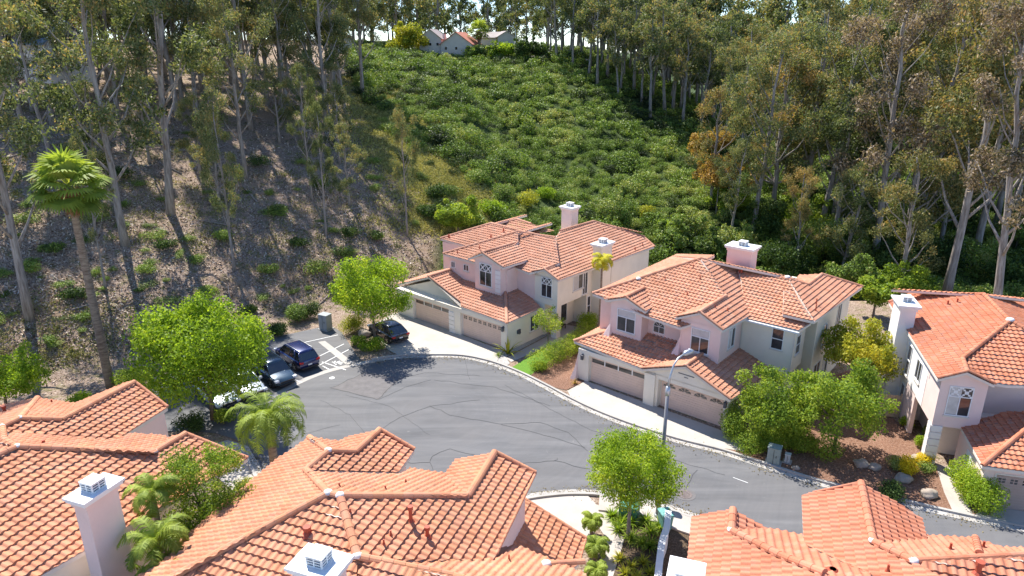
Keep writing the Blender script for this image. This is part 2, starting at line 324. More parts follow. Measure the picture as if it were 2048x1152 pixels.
# ---- road marks, cracks, patch
poly_sheet('road_patch', pp([(730, 745), (800, 757), (757, 799), (662, 776)]), .006, M['patch'])
cb = MB()
def crack(L, w=.05):
    w *= .62
    pts = [P(u, v) for u, v in L]; out = []
    for i in range(len(pts) - 1):
        a, b = pts[i], pts[i + 1]; n = max(2, int(math.hypot(b[0] - a[0], b[1] - a[1]) / .5))
        for k_ in range(n):
            t = k_ / n; out.append((a[0] + (b[0] - a[0]) * t + rng.normal(0, .05), a[1] + (b[1] - a[1]) * t + rng.normal(0, .05)))
    out.append(pts[-1]); L1 = offset(out, w / 2); L2 = offset(out, -w / 2); n = len(out)
    cb.add([(p[0], p[1], .011) for p in L1 + L2], [(i, n + i, n + i + 1, i + 1) for i in range(n - 1)])
for L, w in [([(730, 745), (800, 757), (757, 799), (662, 776), (730, 745)], .07), ([(800, 757), (850, 745), (960, 752)], .04), ([(757, 799), (810, 775), (862, 760)], .05),
             ([(760, 860), (800, 835), (860, 812), (960, 800)], .05), ([(860, 812), (900, 830), (1000, 848), (1080, 845)], .06), ([(1000, 848), (1090, 870), (1170, 895)], .05), ([(1080, 845), (1135, 865), (1175, 902)], .05),
             ([(745, 925), (860, 925), (865, 912), (900, 898), (950, 910)], .06), ([(860, 925), (866, 940)], .05), ([(1040, 926), (1112, 922), (1180, 938)], .06), ([(1112, 922), (1114, 916)], .05),
             ([(560, 880), (610, 868), (680, 850)], .04), ([(870, 760), (990, 775), (1100, 812)], .04), ([(930, 720), (940, 760)], .03), ([(1440, 900), (1520, 930)], .03), ([(1010, 770), (1160, 850), (1300, 905), (1450, 950)], .035),
             ([(1370, 985), (1380, 960), (1395, 940)], .04), ([(640, 800), (700, 830), (760, 900)], .03), ([(690, 790), (780, 812), (860, 870)], .03)]:
    crack(L, w)
o = cb.build('road_cracks', M['crack']); o['kind'] = 'structure'
mb = MB()
def stripe(a, b, w=.10, z=.012, B=None):
    B = B or mb; p, q = Vector(P(*a)), Vector(P(*b)); n = (q - p).normalized().orthogonal() * w / 2
    B.add([(p + n).to_tuple() + (z,), (q + n).to_tuple() + (z,), (q - n).to_tuple() + (z,), (p - n).to_tuple() + (z,)], [(0, 1, 2, 3)])
stripe((644, 724), (692, 740)); stripe((640, 730), (700, 698)); stripe((640, 712), (688, 688)); stripe((600, 687), (676, 670)); stripe((560, 748), (604, 765)); stripe((645, 732), (662, 741)); stripe((516, 785), (552, 793))
for k_ in range(3): stripe((668 + k_ * 4, 728 - k_ * .5), (680 + k_ * 3, 722 + k_ * 2), .12)
stripe((664, 724), (683, 729), .1); stripe((670, 722), (672, 730), .1)
stripe((1466, 955), (1496, 966), .05)
o = mb.build('road_markings', M['paint']); o['kind'] = 'structure'
poly_sheet('gutter', pp([(636, 684), (650, 682), (710, 727), (694, 731)]), .010, M['conc2'])
mb2 = MB(); bm_ = P(664, 756); mb2.prism([(bm_[0] + .22 * math.cos(t * .5236), bm_[1] + .22 * math.sin(t * .5236)) for t in range(12)], 0, .012); o = mb2.build('survey_marker_cover', M['paint']); tag(o, 'small round white painted cover on the asphalt by the parking bays', 'cover')
mh = P(1370, 989); r_ = root('manhole', 'round rusty manhole cover with a patched ring, set in the road by the lamp', 'manhole', (mh[0], mh[1], 0))
b = MB(); b.prism([(.62 * math.cos(t * .2618), .62 * math.sin(t * .2618)) for t in range(24)], 0, .010); b.build('collar', M['patch'], r_)
b = MB(); b.prism([(.42 * math.cos(t * .2618), .42 * math.sin(t * .2618)) for t in range(24)], .002, .022)
for t in range(-3, 4): b.box(-.3 + abs(t) * .05, .3 - abs(t) * .05, t * .1 - .02, t * .1 + .02, .022, .03)
b.build('cover', plain('cast_iron', (.16, .13, .12), .7, .3, 9), r_)

# ------------------------------------------------------------------ houses
SL = .37
class House:
    def __init__(s, name, label, o, ang, tile, sl=SL, near=False, wall='stucco_pink'):
        s.o = o; s.c = math.cos(math.radians(ang)); s.s = math.sin(math.radians(ang)); s.ang = ang; s.tile = M[tile]; s.sl = sl; s.near = near; s.wallm = M[wall]
        s.root = root(name, label, 'house', (o[0], o[1], 0), math.radians(ang)); s.wi = 0; s.roofs = {}; s.k = random.random() * 100
        s.caps = MB(); s.walls = MB(); s.trim = MB(); s.under = MB(); s.mort = MB()
    def L(s, u, v, z):
        x, y = P(u, v, z); x -= s.o[0]; y -= s.o[1]; return Vector((x * s.c + y * s.s, -x * s.s + y * s.c, z))
    def ldir(s, u, v):
        d = ray(u, v); return Vector((d[0] * s.c + d[1] * s.s, -d[0] * s.s + d[1] * s.c, d[2]))
    def lcam(s): return Vector((-s.o[0] * s.c - s.o[1] * s.s, s.o[0] * s.s - s.o[1] * s.c, CH))
    def hitp(s, u, v, n, d):
        """intersection of the sight line with the plane n.x = d (local)"""
        r = s.ldir(u, v); c = s.lcam(); t = (d - n.dot(c)) / n.dot(r); return c + r * t
    def onb(s, u, v, b): return s.hitp(u, v, Vector((0, 1, 0)), b)
    def ona(s, u, v, a): return s.hitp(u, v, Vector((1, 0, 0)), a)
    def plane(s, face, e, z0, sl=None):
        sl = sl or s.sl; f = {'f': (0, 1), 'k': (0, -1), 'l': (1, 0), 'r': (-1, 0)}[face]      # uphill direction
        n = Vector((-f[0] * sl, -f[1] * sl, 1)); n.normalize()
        p0 = Vector((e if face in 'lr' else 0, e if face in 'fk' else 0, z0)); return (face, n, n.dot(p0), Vector((f[0], f[1], 0)), sl)
    def on(s, pl, p):
        if isinstance(p, Vector): p = (p.x, p.y, 'L')
        if len(p) == 3: n = pl[1]; return Vector((p[0], p[1], (pl[2] - n.x * p[0] - n.y * p[1]) / n.z))
        return s.hitp(p[0], p[1], pl[1], pl[2])
    def roof(s, grp, pl, verts, slab=True):
        vs = [s.on(pl, p) for p in verts]; n = pl[1]; up = pl[3] + Vector((0, 0, pl[4])); up.normalize(); ax = up.cross(n); dn = -up
        P2 = [Vector((v.dot(ax), v.dot(dn), 0)) for v in vs]; d0 = pl[2]
        TW, TL = .305, .36; ns = 8 if s.near else 5; b = s.roofs.setdefault(grp, MB())
        tm = max(p.y for p in P2)
        def lift(sx, t, j, fr, tj):
            ph = (sx / TW) % 1.0; h = .048 * math.sin(math.pi * ph / .62) if ph < .62 else -.014 * math.sin(math.pi * (ph - .62) / .38)
            return h + .062 * fr + tj
        def W_(sx, t, h): return ax * sx + dn * t + n * (d0 + h)
        for tri in geometry.tessellate_polygon([P2]):
            T = [P2[i] for i in tri]
            ar = (T[1].x - T[0].x) * (T[2].y - T[0].y) - (T[2].x - T[0].x) * (T[1].y - T[0].y)
            if abs(ar) < 1e-4: continue
            if ar < 0: T = T[::-1]
            E = []
            for i in range(3):
                a, q = T[i], T[(i + 1) % 3]; E.append((a.x, a.y, -(q.y - a.y), q.x - a.x))
            def inside(x, y, e): return (x - e[0]) * e[2] + (y - e[1]) * e[3]
            x0, x1 = min(p.x for p in T), max(p.x for p in T); y0, y1 = min(p.y for p in T), max(p.y for p in T); dx = TW / ns
            for j in range(int((tm - y1) / TL), int((tm - y0) / TL) + 1):
                ya, yb = tm - (j + 1) * TL, tm - j * TL
                for i in range(math.floor(x0 / dx), math.ceil(x1 / dx)):
                    xa, xb = i * dx, (i + 1) * dx; poly = [(xa, ya), (xb, ya), (xb, yb), (xa, yb)]; full = True
                    for e in E:
                        q = [inside(p[0], p[1], e) for p in poly]
                        if min(q) >= 0: continue
                        full = False; out = []
                        for k_ in range(len(poly)):
                            a, c_ = poly[k_], poly[(k_ + 1) % len(poly)]; qa, qc = q[k_], q[(k_ + 1) % len(poly)]
                            if qa >= 0: out.append(a)
                            if (qa >= 0) != (qc >= 0):
                                t = qa / (qa - qc); out.append((a[0] + (c_[0] - a[0]) * t, a[1] + (c_[1] - a[1]) * t))
                        poly = out
                        if len(poly) < 3: break
                    if len(poly) < 3: continue
                    it = math.floor((xa + 1e-6) / TW); r = hsh(it, j, s.k); tj = .012 * (hsh(it, j, s.k + 9) - .5)
                    b.add([W_(p[0], p[1], lift(p[0] if full or True else 0, p[1], j, (p[1] - ya) / TL, tj)) for p in poly], [tuple(range(len(poly)))], 0, r)
                    if full:
                        b.add([W_(xa, yb, lift(xa, 0, j, 1, tj)), W_(xb, yb, lift(xb + (-1e-6), 0, j, 1, tj)), W_(xb, yb, lift(xb - 1e-6, 0, j, 0, 0) - .03), W_(xa, yb, lift(xa, 0, j, 0, 0) - .03)], [(0, 1, 2, 3)], 0, r)
        if slab:
            k_ = len(vs); top = [v - n * .03 for v in vs]; bot = [v - n * .03 - Vector((0, 0, .17)) for v in vs]
            s.under.add(top + bot, [tuple(range(k_)), tuple(range(k_, 2 * k_))[::-1]] + [(i, k_ + i, k_ + (i + 1) % k_, (i + 1) % k_) for i in range(k_)])
        return vs
    def cap(s, pts, r=.15, ends=False):
        pts = [Vector(p) for p in pts]; s.caps = MB()
        for a, q in zip(pts, pts[1:]):
            L_ = (q - a).length; n = max(1, round(L_ / .42)); d = (q - a) / n; side = d.cross(Vector((0, 0, 1))).normalized(); upv = side.cross(d).normalized()
            for i in range(n):
                p0 = a + d * i - d * .08; p1 = a + d * (i + 1); r0, r1 = r * .93, r * 1.03; rr = hsh(i, a.x, s.k); vs = []; m_ = 7
                for p, ra in ((p0, r0), (p1, r1)):
                    for k_ in range(m_): t = math.pi * k_ / (m_ - 1); vs.append(p + side * math.cos(t) * ra + upv * (math.sin(t) * ra * .95 + .02) )
                s.caps.add(vs, [(k_, k_ + 1, m_ + k_ + 1, m_ + k_)[::-1] for k_ in range(m_ - 1)] + [tuple(range(m_)), tuple(range(m_, 2 * m_))[::-1]], 0, rr)
        s.caps.build('ridge_tiles', s.tile, s.root, False, 'rnd')
    def dab(s, p, r=.2):
        p = Vector(p); vs = []; 
        for i in range(4):
            for k_ in range(8): t = k_ * math.pi / 4; f = i * math.pi / 6; vs.append(p + Vector((math.cos(t) * math.cos(f) * r * (1 + .3 * hsh(i, k_)), math.sin(t) * math.cos(f) * r, .06 + math.sin(f) * r * .7)))
        s.mort = MB(); s.mort.add(vs, [(i * 8 + k_, i * 8 + (k_ + 1) % 8, (i + 1) * 8 + (k_ + 1) % 8, (i + 1) * 8 + k_) for i in range(3) for k_ in range(8)] + [tuple(range(24, 32))]); s.mort.build('ridge_mortar', M['mortar'], s.root, True)
    def box(s, a0, a1, b0, b1, z0, z1): s.walls.box(a0, a1, b0, b1, z0, z1, s.wi)
    def gable(s, a0, a1, b0, b1, z0, zt, face='f', sl=None, asym=None):
        """triangular gable prism above z0.. between a0,a1 (face f) running b0..b1"""
        sl = sl or s.sl; m_ = asym if asym is not None else (a0 + a1) / 2; tri = [(a0, z0), (a1, z0), (m_, zt)]
        s.walls.add([(p[0], b0, p[1]) for p in tri] + [(p[0], b1, p[1]) for p in tri], [(0, 1, 2), (5, 4, 3), (0, 3, 4, 1), (1, 4, 5, 2), (2, 5, 3, 0)], s.wi)
    def finish(s, tilenames):
        for g_, b in s.roofs.items(): s.roofo = b.build(g_, s.tile, s.root, False, 'rnd')
        s.under.build('eaves', M['trim'], s.root); 
        s.walls.build('wall', [M['stucco_pink'], M['stucco_cream'], M['stucco_white']], s.root)
        if s.trim.v: s.trim.build('stucco_moulding', M['trim'], s.root)
    # --- parts on walls. axis 'f': wall plane b=pos facing -b ; 'r': wall plane a=pos facing +a ; 'l': facing -a
    def wpt(s, ax_, pos, t, z, out):
        if ax_ == 'f': return (t, pos - out, z)
        if ax_ == 'k': return (-t, pos + out, z)
        if ax_ == 'r': return (pos + out, t, z)
        return (pos - out, -t, z)
    def wbox(s, b, ax_, pos, t0, t1, z0, z1, o0, o1, mi=0):
        c = [s.wpt(ax_, pos, t, z, o) for o in (o0, o1) for z in (z0, z1) for t in (t0, t1)]
        b.add(c, [(0, 1, 3, 2), (5, 4, 6, 7), (4, 5, 1, 0), (2, 3, 7, 6), (4, 0, 2, 6), (1, 5, 7, 3)], mi)
    def window(s, ax_, pos, t0, t1, z0, z1, style='slider', blind=None, arch=False, sill=True):
        w = t1 - t0; h = z1 - z0; b = MB(); f = .06
        for x0, x1, y0, y1 in ((t0 - f, t0, z0 - f, z1 + f), (t1, t1 + f, z0 - f, z1 + f), (t0, t1, z0 - f, z0), (t0, t1, z1, z1 + f)): s.wbox(b, ax_, pos, x0, x1, y0, y1, -.02, .05)
        m_ = (t0 + t1) / 2; zt = z0 + h * (.66 if 'top' in style else 1)
        if 'top' in style: s.wbox(b, ax_, pos, t0, t1, zt - .03, zt + .03, -.02, .045)
        if 'hung' in style: s.wbox(b, ax_, pos, t0, t1, z0 + h * .5 - .03, z0 + h * .5 + .03, -.02, .045)
        else: s.wbox(b, ax_, pos, m_ - .03, m_ + .03, z0, zt, -.02, .045)
        if 'cross' in style:
            for k_ in range(2):
                xa = t0 + w * k_ / 2; xb = xa + w / 2
                for (p, q) in (((xa, zt), (xb, z1)), ((xa, z1), (xb, zt))):
                    n_ = 6
                    for i in range(n_):
                        tA = i / n_; x0 = p[0] + (q[0] - p[0]) * tA; y0 = p[1] + (q[1] - p[1]) * tA; x1 = p[0] + (q[0] - p[0]) * (tA + 1 / n_); y1 = p[1] + (q[1] - p[1]) * (tA + 1 / n_)
                        s.wbox(b, ax_, pos, min(x0, x1) - .01, max(x0, x1) + .01, min(y0, y1), max(y0, y1), 0, .03)
            s.wbox(b, ax_, pos, m_ - .015, m_ + .015, zt, z1, 0, .03)
        fr = b.build('window', M['white'], s.root)
        g_ = MB(); s.wbox(g_, ax_, pos, t0, t1, z0, z1, -.02, .012)
        if blind: s.wbox(g_, ax_, pos, t0 + .02, (m_ if blind == 'half' else t1) - .02, z0 + .02 if blind != 'upper' else zt + .03, z1 - .02, .012, .014, 1)
        g_.build('pane', [M['glass'], M['blind']], fr)
        if sill: q = MB(); s.wbox(q, ax_, pos, t0 - .12, t1 + .12, z0 - .16, z0 - .07, -.02, .09); q.build('sill', M['trim'], fr)
        return fr
    def archwin(s, ax_, pos, t0, t1, z0, z1):
        w = t1 - t0; R = w / 2; m_ = (t0 + t1) / 2; zc = z1 - R; b = MB(); n_ = 12
        s.wbox(b, ax_, pos, t0 - .06, t0, z0 - .06, zc, -.02, .05); s.wbox(b, ax_, pos, t1, t1 + .06, z0 - .06, zc, -.02, .05); s.wbox(b, ax_, pos, t0, t1, z0 - .06, z0, -.02, .05)
        s.wbox(b, ax_, pos, t0, t1, zc - .02, zc + .02, 0, .04); s.wbox(b, ax_, pos, m_ - .02, m_ + .02, z0, zc, 0, .04)
        for i in range(n_):
            a0, a1 = math.pi * i / n_, math.pi * (i + 1) / n_; c = []
            for o in (.05, -.02):
                for (r_, a_) in ((R, a0), (R + .07, a0), (R + .07, a1), (R, a1)): c.append(s.wpt(ax_, pos, m_ + r_ * math.cos(a_), zc + r_ * math.sin(a_), o))
            b.add(c, [(0, 1, 2, 3), (7, 6, 5, 4), (0, 4, 5, 1), (1, 5, 6, 2), (2, 6, 7, 3), (3, 7, 4, 0)])
        for a_ in (45, 90, 135):
            a_ = math.radians(a_); 
            c = [s.wpt(ax_, pos, m_ + r_ * math.cos(a_) + k_ * math.sin(a_) * .018, zc + r_ * math.sin(a_) - k_ * math.cos(a_) * .018, .035) for r_, k_ in ((.05, -1), (R, -1), (R, 1), (.05, 1))]
            b.add(c, [(0, 1, 2, 3)])
        fr = b.build('window', M['white'], s.root); g_ = MB(); s.wbox(g_, ax_, pos, t0, t1, z0, zc, -.02, .012)
        c = [s.wpt(ax_, pos, m_, zc, .012)] + [s.wpt(ax_, pos, m_ + R * math.cos(math.pi * i / 12), zc + R * math.sin(math.pi * i / 12), .012) for i in range(13)]
        g_.add(c, [(0, i + 1, i + 2) for i in range(12)]); g_.build('pane', M['glass'], fr)
    def garage(s, ax_, pos, t0, t1, z1, style):
        b = MB(); n_ = 12 if style != 'bars' else 10
        for i in range(n_):
            za, zb = z1 * i / n_, z1 * (i + 1) / n_; s.wbox(b, ax_, pos, t0, t1, za, zb - .018, -.05, .0 if i % 1 == 0 else -.01)
        s.wbox(b, ax_, pos, t0, t1, 0, z1, -.06, -.018)
        d = b.build('garage_door', M['door'], s.root); g_ = MB(); w = t1 - t0
        if style == 'bars':
            for i in range(4): x = t0 + w * i / 4; s.wbox(g_, ax_, pos, x + .06, x + w / 4 - .06, z1 - .50, z1 - .18, -.03, .006)
        elif style == 'squares':
            for i in range(8):
                x = t0 + w * (i + .5) / 8
                for dx_ in (-1, 1):
                    for dz_ in (0, 1): s.wbox(g_, ax_, pos, x + dx_ * .10 - .075, x + dx_ * .10 + .075, z1 - .50 + dz_ * .17, z1 - .37 + dz_ * .17, -.03, .006)
        else:
            for i in range(4):
                x = t0 + w * (i + .5) / 4; zc = z1 - .52; R = .50
                for k_ in range(4):
                    a0 = math.pi * (k_ + .08) / 4; a1 = math.pi * (k_ + .92) / 4
                    c = [s.wpt(ax_, pos, x + r_ * math.cos(a_), zc + r_ * .62 * math.sin(a_), .006) for r_, a_ in ((.1, a0), (R, a0), (R, (a0 + a1) / 2), (R, a1), (.1, a1))]
                    g_.add(c, [(0, 1, 2, 3, 4)])
        g_.build('pane', M['glass'], d)
        if style == 'bars':
            q = MB()
            for i in range(1, 4): x = t0 + w * i / 4; s.wbox(q, ax_, pos, x - .045, x + .045, z1 - .55, z1 - .02, -.02, .012)
            q.build('door_trim', M['white'], d)
        q = MB()
        for x0, x1, y0, y1 in ((t0 - .09, t0, 0, z1 + .09), (t1, t1 + .09, 0, z1 + .09), (t0, t1, z1, z1 + .09)): s.wbox(q, ax_, pos, x0, x1, y0, y1, -.05, .03)
        q.build('door_frame', M['trim'], d)
    def chimney(s, a0, a1, b0, b1, z0, z1, wallm=None, grille=True, ledge=True):
        b = MB(); b.box(a0, a1, b0, b1, z0, z1 - .22)
        if ledge: b.box(a0 - .06, a1 + .06, b0 - .06, b1 + .06, z1 - .42, z1 - .22)
        ch = b.build('chimney', wallm or s.wallm, s.root); q = MB(); q.box(a0 - .16, a1 + .16, b0 - .16, b1 + .16, z1 - .22, z1 - .10); q.box(a0 - .22, a1 + .22, b0 - .22, b1 + .22, z1 - .10, z1); q.build('chimney_cap', M['white'], ch)
        ca, cbb = (a0 + a1) / 2, (b0 + b1) / 2; w, d_ = (.30, .30); q = MB(); h = .34
        q.box(ca - w + .05, ca + w - .05, cbb - d_ + .05, cbb + d_ - .05, z1 + .002, z1 + h - .05, 1)
        for k_ in range(4): z_ = z1 + .002 + k_ * .1; q.box(ca - w, ca + w, cbb - d_, cbb + d_, z_, z_ + .035)
        for sx in (-1, 0, 1):
            for sy in (-1, 0, 1):
                if sx or sy: x = ca + sx * (w - .02); y = cbb + sy * (d_ - .02); q.box(x - .025, x + .025, y - .025, y + .025, z1 + .002, z1 + h)
        q.box(ca - w - .02, ca + w + .02, cbb - d_ - .02, cbb + d_ + .02, z1 + h, z1 + h + .05); q.build('chimney_grille', [M['white'], M['louvre']], ch)
    def vent(s, u, v, pl, h=.5, r=.06, fancy=False):
        p = s.on(pl, (u, v)); b = MB(); b.tube([(p.x, p.y, p.z - .1), (p.x, p.y, p.z + h)], r, 8)
        if fancy: b.tube([(p.x, p.y, p.z + h - .12), (p.x, p.y, p.z + h + .03)], r * 1.5, 8)
        b.tube([(p.x, p.y, p.z - .05), (p.x, p.y, p.z + .12)], [r * 2.6, r * 1.1], 8); b.build('vent_pipe', M['rust'], s.root)
    def vent3(s, p, h=.5, r=.06): 
        b = MB(); b.tube([(p[0], p[1], p[2] - .1), (p[0], p[1], p[2] + h)], r, 8); b.tube([(p[0], p[1], p[2] - .05), (p[0], p[1], p[2] + .12)], [r * 2.6, r * 1.1], 8); b.build('vent_pipe', M['rust'], s.root)
    def lantern(s, ax_, pos, t, z):
        b = MB(); s.wbox(b, ax_, pos, t - .06, t + .06, z + .15, z + .3, 0, .05); s.wbox(b, ax_, pos, t - .09, t + .09, z - .15, z + .18, .05, .22); s.wbox(b, ax_, pos, t - .12, t + .12, z + .18, z + .23, .02, .25); b.build('wall_lantern', M['louvre'], s.root)
    def quoins(s, ax_, pos, t0, t1, z0, z1, h=.42):
        b = MB(); z = z0; i = 0
        while z + h * .8 < z1: s.wbox(b, ax_, pos, t0, t1, z, z + h - .05, 0, .05); z += h
        b.build('stone_quoins', M['stucco_white'], s.root)
    def eave_z(s, u, v, b_=None, a_=None):
        return (s.onb(u, v, b_) if b_ is not None else s.ona(u, v, a_)).z
V3 = Vector
# ================= house A (pink and cream, beside the black car) =================
H = House('house', 'pink and cream house with a black car parked on its drive', P(1003, 700), -40.5, 'tileA', near=False)
lo_ = .30; gf = H.plane('f', -.2, 2.75, lo_); gr = H.plane('r', -4.95, 2.75); sd = H.plane('r', .8, 2.75, lo_)
hip = H.on(gf, (1010.6, 585)); pkA = H.on(gr, (857.5, 554)); bF = pkA.y; aR = pkA.x
S0 = H.on(gf, (921.6, 613)); C0 = H.on(gf, (1014, 647))
H.roof('garage_roof', gf, [(921.6, 613), (1014, 647), (1010.6, 585), (hip.x, 5.2, 'L'), (-9.3, 5.2, 'L'), (-9.3, 4.3, 'L')])
H.roof('garage_roof', gr, [(-4.95, bF - .0, 'L'), (-4.95, .1, 'L'), (aR, 5.2, 'L'), (aR, bF, 'L')])
gl = H.plane('l', 2 * aR + 4.95, 2.75, (pkA.z - 2.75) / (-4.95 - aR)); H.roof('garage_roof', gl, [(aR, bF, 'L'), (aR, 5.5, 'L'), (2 * aR + 4.95, 5.5, 'L'), (2 * aR + 4.95, bF, 'L')])
H.roof('garage_roof', sd, [(1014, 647), (1082.5, 616.5), (1045, 577.5), (hip.x, 5.2, 'L'), (1010.6, 585)])
H.cap([C0, hip]); H.cap([(aR, bF - .1, pkA.z + .04), (aR, 4.6, pkA.z + .04)]); H.cap([H.on(gr, (-4.95, bF, 'L')) + V3((0, 0, .05)), V3((aR, bF, pkA.z + .05))], .11)
H.wi = 1; H.box(-13.6, .6, .32, 5.2, -.1, 2.62); H.gable(-13.4, -5.1, bF + .3, 4.6, 2.6, 2.6 + .36 * 4.15)
dz = 2.15
for a0, a1, z0, z1 in ((-13.6, -11.3, -.1, 2.62), (-6.4, -4.95, -.1, 2.62), (-.05, .6, -.1, 2.62), (-11.3, -6.4, dz + .09, 2.62), (-4.95, -.05, dz + .09, 2.62)): H.box(a0, a1, .0, .32, z0, z1)
H.garage('f', .30, -11.2, -6.5, dz, 'bars'); H.garage('f', .30, -4.85, -.15, dz, 'squares'); H.lantern('f', 0, .25, 2.0); H.quoins('f', 0, -6.38, -5.7, 0, 2.4)
H.window('r', .6, 3.2, 4.3, .9, 2.3, 'slider', None)
b = MB(); H.wbox(b, 'r', .6, 1.35, 1.75, 1.25, 1.6, 0, .12); b.tube([H.wpt('r', .6, 1.55 + .14 * math.cos(t * .8), 1.35 + .14 * math.sin(t * .8), .16) for t in range(17)], .03, 6); b.build('hose_reel', M['louvre'], H.root)
# upper
H.wi = 0
bw = 2.75; bR = bw - .28
pL, pK, pR = H.onb(935.6, 515, bR), H.onb(963.7, 506, bR), H.onb(1006, 535, bR)
s1 = (pK.z - pR.z) / (pR.x - pK.x); br = H.plane('r', pR.x, pR.z, s1); bl = H.plane('l', pL.x, pR.z, (pK.z - pR.z) / (pK.x - pL.x))
H.roof('roof', br, [(963.7, 506), (1006, 535), (1068, 517), (1037, 484)]); H.roof('roof', bl, [(pK.x, bR, 'L'), (pK.x, bR + 5, 'L'), (pL.x, bR + 2.2, 'L'), (pL.x, bR, 'L')])
H.cap([pK + V3((0, -.05, .04)), H.on(br, (1037, 484))]); H.cap([pL + V3((0, 0, .05)), pK + V3((0, 0, .05))], .11); H.cap([pR + V3((0, 0, .05)), pK + V3((0, 0, .05))], .11)
H.box(-5.62, -2.5, bw, 9, 2.9, pR.z - .06); H.gable(pL.x + .15, pR.x - .15, bw, 6, pR.z - .08, pK.z - .14)
H.quoins('f', bw, -3.1, -2.5, 3.9, 6.3); 
w0, w1 = H.onb(960, 530, bw), H.onb(983, 574, bw); H.window('f', bw, w0.x, w1.x, 4.25, 6.25, 'topcross')
mf = H.plane('f', 3.2, 6.0, .37); f2 = H.plane('f', 4.7, 6.0, .37)
H.roof('roof', mf, [(886.4, 507.8), (950, 525), (1000, 520), (1037, 484), (1036, 463.3)])
H.roof('roof', f2, [(1119, 526), (1090, 537.5), (1058, 546), (1030, 534.5), (1010, 505), (1036, 464), (1069, 469), (1111, 475)])
rb = H.plane('r', 2.75, 5.75, .37)
Rv = H.roof('roof', rb, [(1117, 561), (1308.7, 493), (1287, 473.6), (1187, 443), (1119.7, 462), (1111, 475), (1119, 526), (1088, 538.5)])
lf = H.on(mf, (886.4, 507.8)); tp = H.on(mf, (1036, 463.3)); H.cap([lf, tp]); H.cap([Rv[2], Rv[3], Rv[4]]); H.cap([Rv[7], Rv[6]]); H.cap([Rv[7], H.on(H.plane('f', Rv[7].y, Rv[7].z, 0.0001), V3((Rv[7].x - 1.5, Rv[7].y, 0))) + V3((0, 0, -.52))], .11); H.cap([Rv[1], Rv[2]], .12)
H.cap([Rv[0] + V3((0, 0, .04)), Rv[7] + V3((0, 0, .04))], .11)
H.cap([tp, H.on(f2, (1069, 469)), H.on(f2, (1111, 475))], .13)
gs = H.plane('l', Rv[7].x - 1.5, Rv[7].z - .56, .37); H.roof('roof', gs, [(Rv[7].x, Rv[7].y, 'L'), (Rv[7].x, Rv[7].y + 3, 'L'), (Rv[7].x - 1.5, Rv[7].y + .9, 'L'), (Rv[7].x - 1.5, Rv[7].y, 'L')])
bk = H.plane('f', 5.9, 6.1, .37); Bv = H.roof('roof', bk, [(881, 477), (932, 492), (1000, 480), (1069, 469), (982.5, 447)]); H.cap([Bv[0], Bv[4], Bv[3]])
fk = H.plane('f', 9.5, 6.1, .37); Fv = H.roof('roof', fk, [(995, 449), (1034, 439), (1062, 448), (1110, 462), (1069, 469)], slab=False); H.cap([Fv[0], Fv[1], Fv[2]])
# hidden far slopes, so the roof is closed from the side
H.roof('roof', H.plane('l', lf.x, lf.z, .37), [(lf.x, lf.y, 'L'), (tp.x, tp.y, 'L'), (tp.x, 14, 'L'), (lf.x, 14, 'L')]); H.roof('roof', H.plane('l', Bv[0].x, Bv[0].z, .37), [(Bv[0].x, Bv[0].y, 'L'), (Bv[4].x, Bv[4].y, 'L'), (Bv[4].x, 16, 'L'), (Bv[0].x, 16, 'L')])
H.roof('roof', H.plane('k', Rv[3].y, Rv[3].z, .37), [(Rv[3].x, Rv[3].y, 'L'), (Rv[2].x, Rv[2].y, 'L'), (Rv[3].x - 3, Rv[2].y, 'L')], slab=False)
H.box(lf.x + .35, -2.4, 3.5, 12, 0, 5.9); H.box(Bv[0].x + .35, -4, 6.3, 15, 0, 6.0); H.box(-2.6, -.4, 5.0, 14, 0, 5.85)
H.wi = 1; H.box(-.5, 2.15, 5.05, 19, 3.02, 5.62); H.gable(-.5, 2.15, 5.05, 8, 5.5, 6.45, asym=.95); H.box(-.5, .75, 5.05, 9.6, 0, 3.1); H.box(-.5, 2.15, 9.6, 19, 0, 3.1); H.box(2.1, 2.85, 12.6, 19.6, 0, 5.6); H.box(-7, 2.2, 12, 20, 0, 5.6)
H.box(1.55, 2.13, 5.07, 5.65, 0, 3.05)
H.quoins('f', 5.06, 1.55, 2.14, 0, 3.0)
for (u0, v0), (u1, v1), st in (((903, 521), (910, 536), 'slider'), ((928, 527), (937, 543), 'slider')):
    p, q = H.onb(u0, v0, 3.5), H.onb(u1, v1, 3.5); H.window('f', 3.5, p.x, q.x, q.z + .05, p.z - .1, st)
w0, w1 = H.onb(1084, 553, 5.05), H.onb(1103, 596, 5.05); H.window('f', 5.05, w0.x, w1.x, 3.75, 5.5, 'topcross')
p, q = H.ona(1147, 553, 2.15), H.ona(1165, 584, 2.15); H.window('r', 2.15, p.y, q.y, 3.95, 5.25, 'slider', 'half')
H.window('r', 2.15, 8.9, 9.6, 3.2, 5.2, 'plain'); H.window('r', 2.15, 9.75, 10.2, .9, 2.7, 'hung'); H.window('r', .75, 6.6, 8.4, .5, 2.3, 'slider', 'half')
b = MB(); b.box(.9, 1.35, 5.9, 7.6, .38, .45); b.box(.9, .95, 5.9, 7.6, .45, .9)
for x, y in ((.92, 5.95), (1.28, 5.95), (.92, 7.5), (1.28, 7.5)): b.box(x, x + .06, y, y + .06, 0, .38)
bn = b.build('garden_bench', plain('dark_wood', (.05, .035, .03), .6)); bn.location = H.root.location; bn.rotation_euler = H.root.rotation_euler; tag(bn, 'dark wooden bench on the shaded porch of the cream house', 'bench')
H.chimney(2.16, 3.05, 10.4, 12.2, 0, 7.75, M['stucco_cream']); H.chimney(-6.2, -4.9, 16.7, 17.9, 5, 9.0)
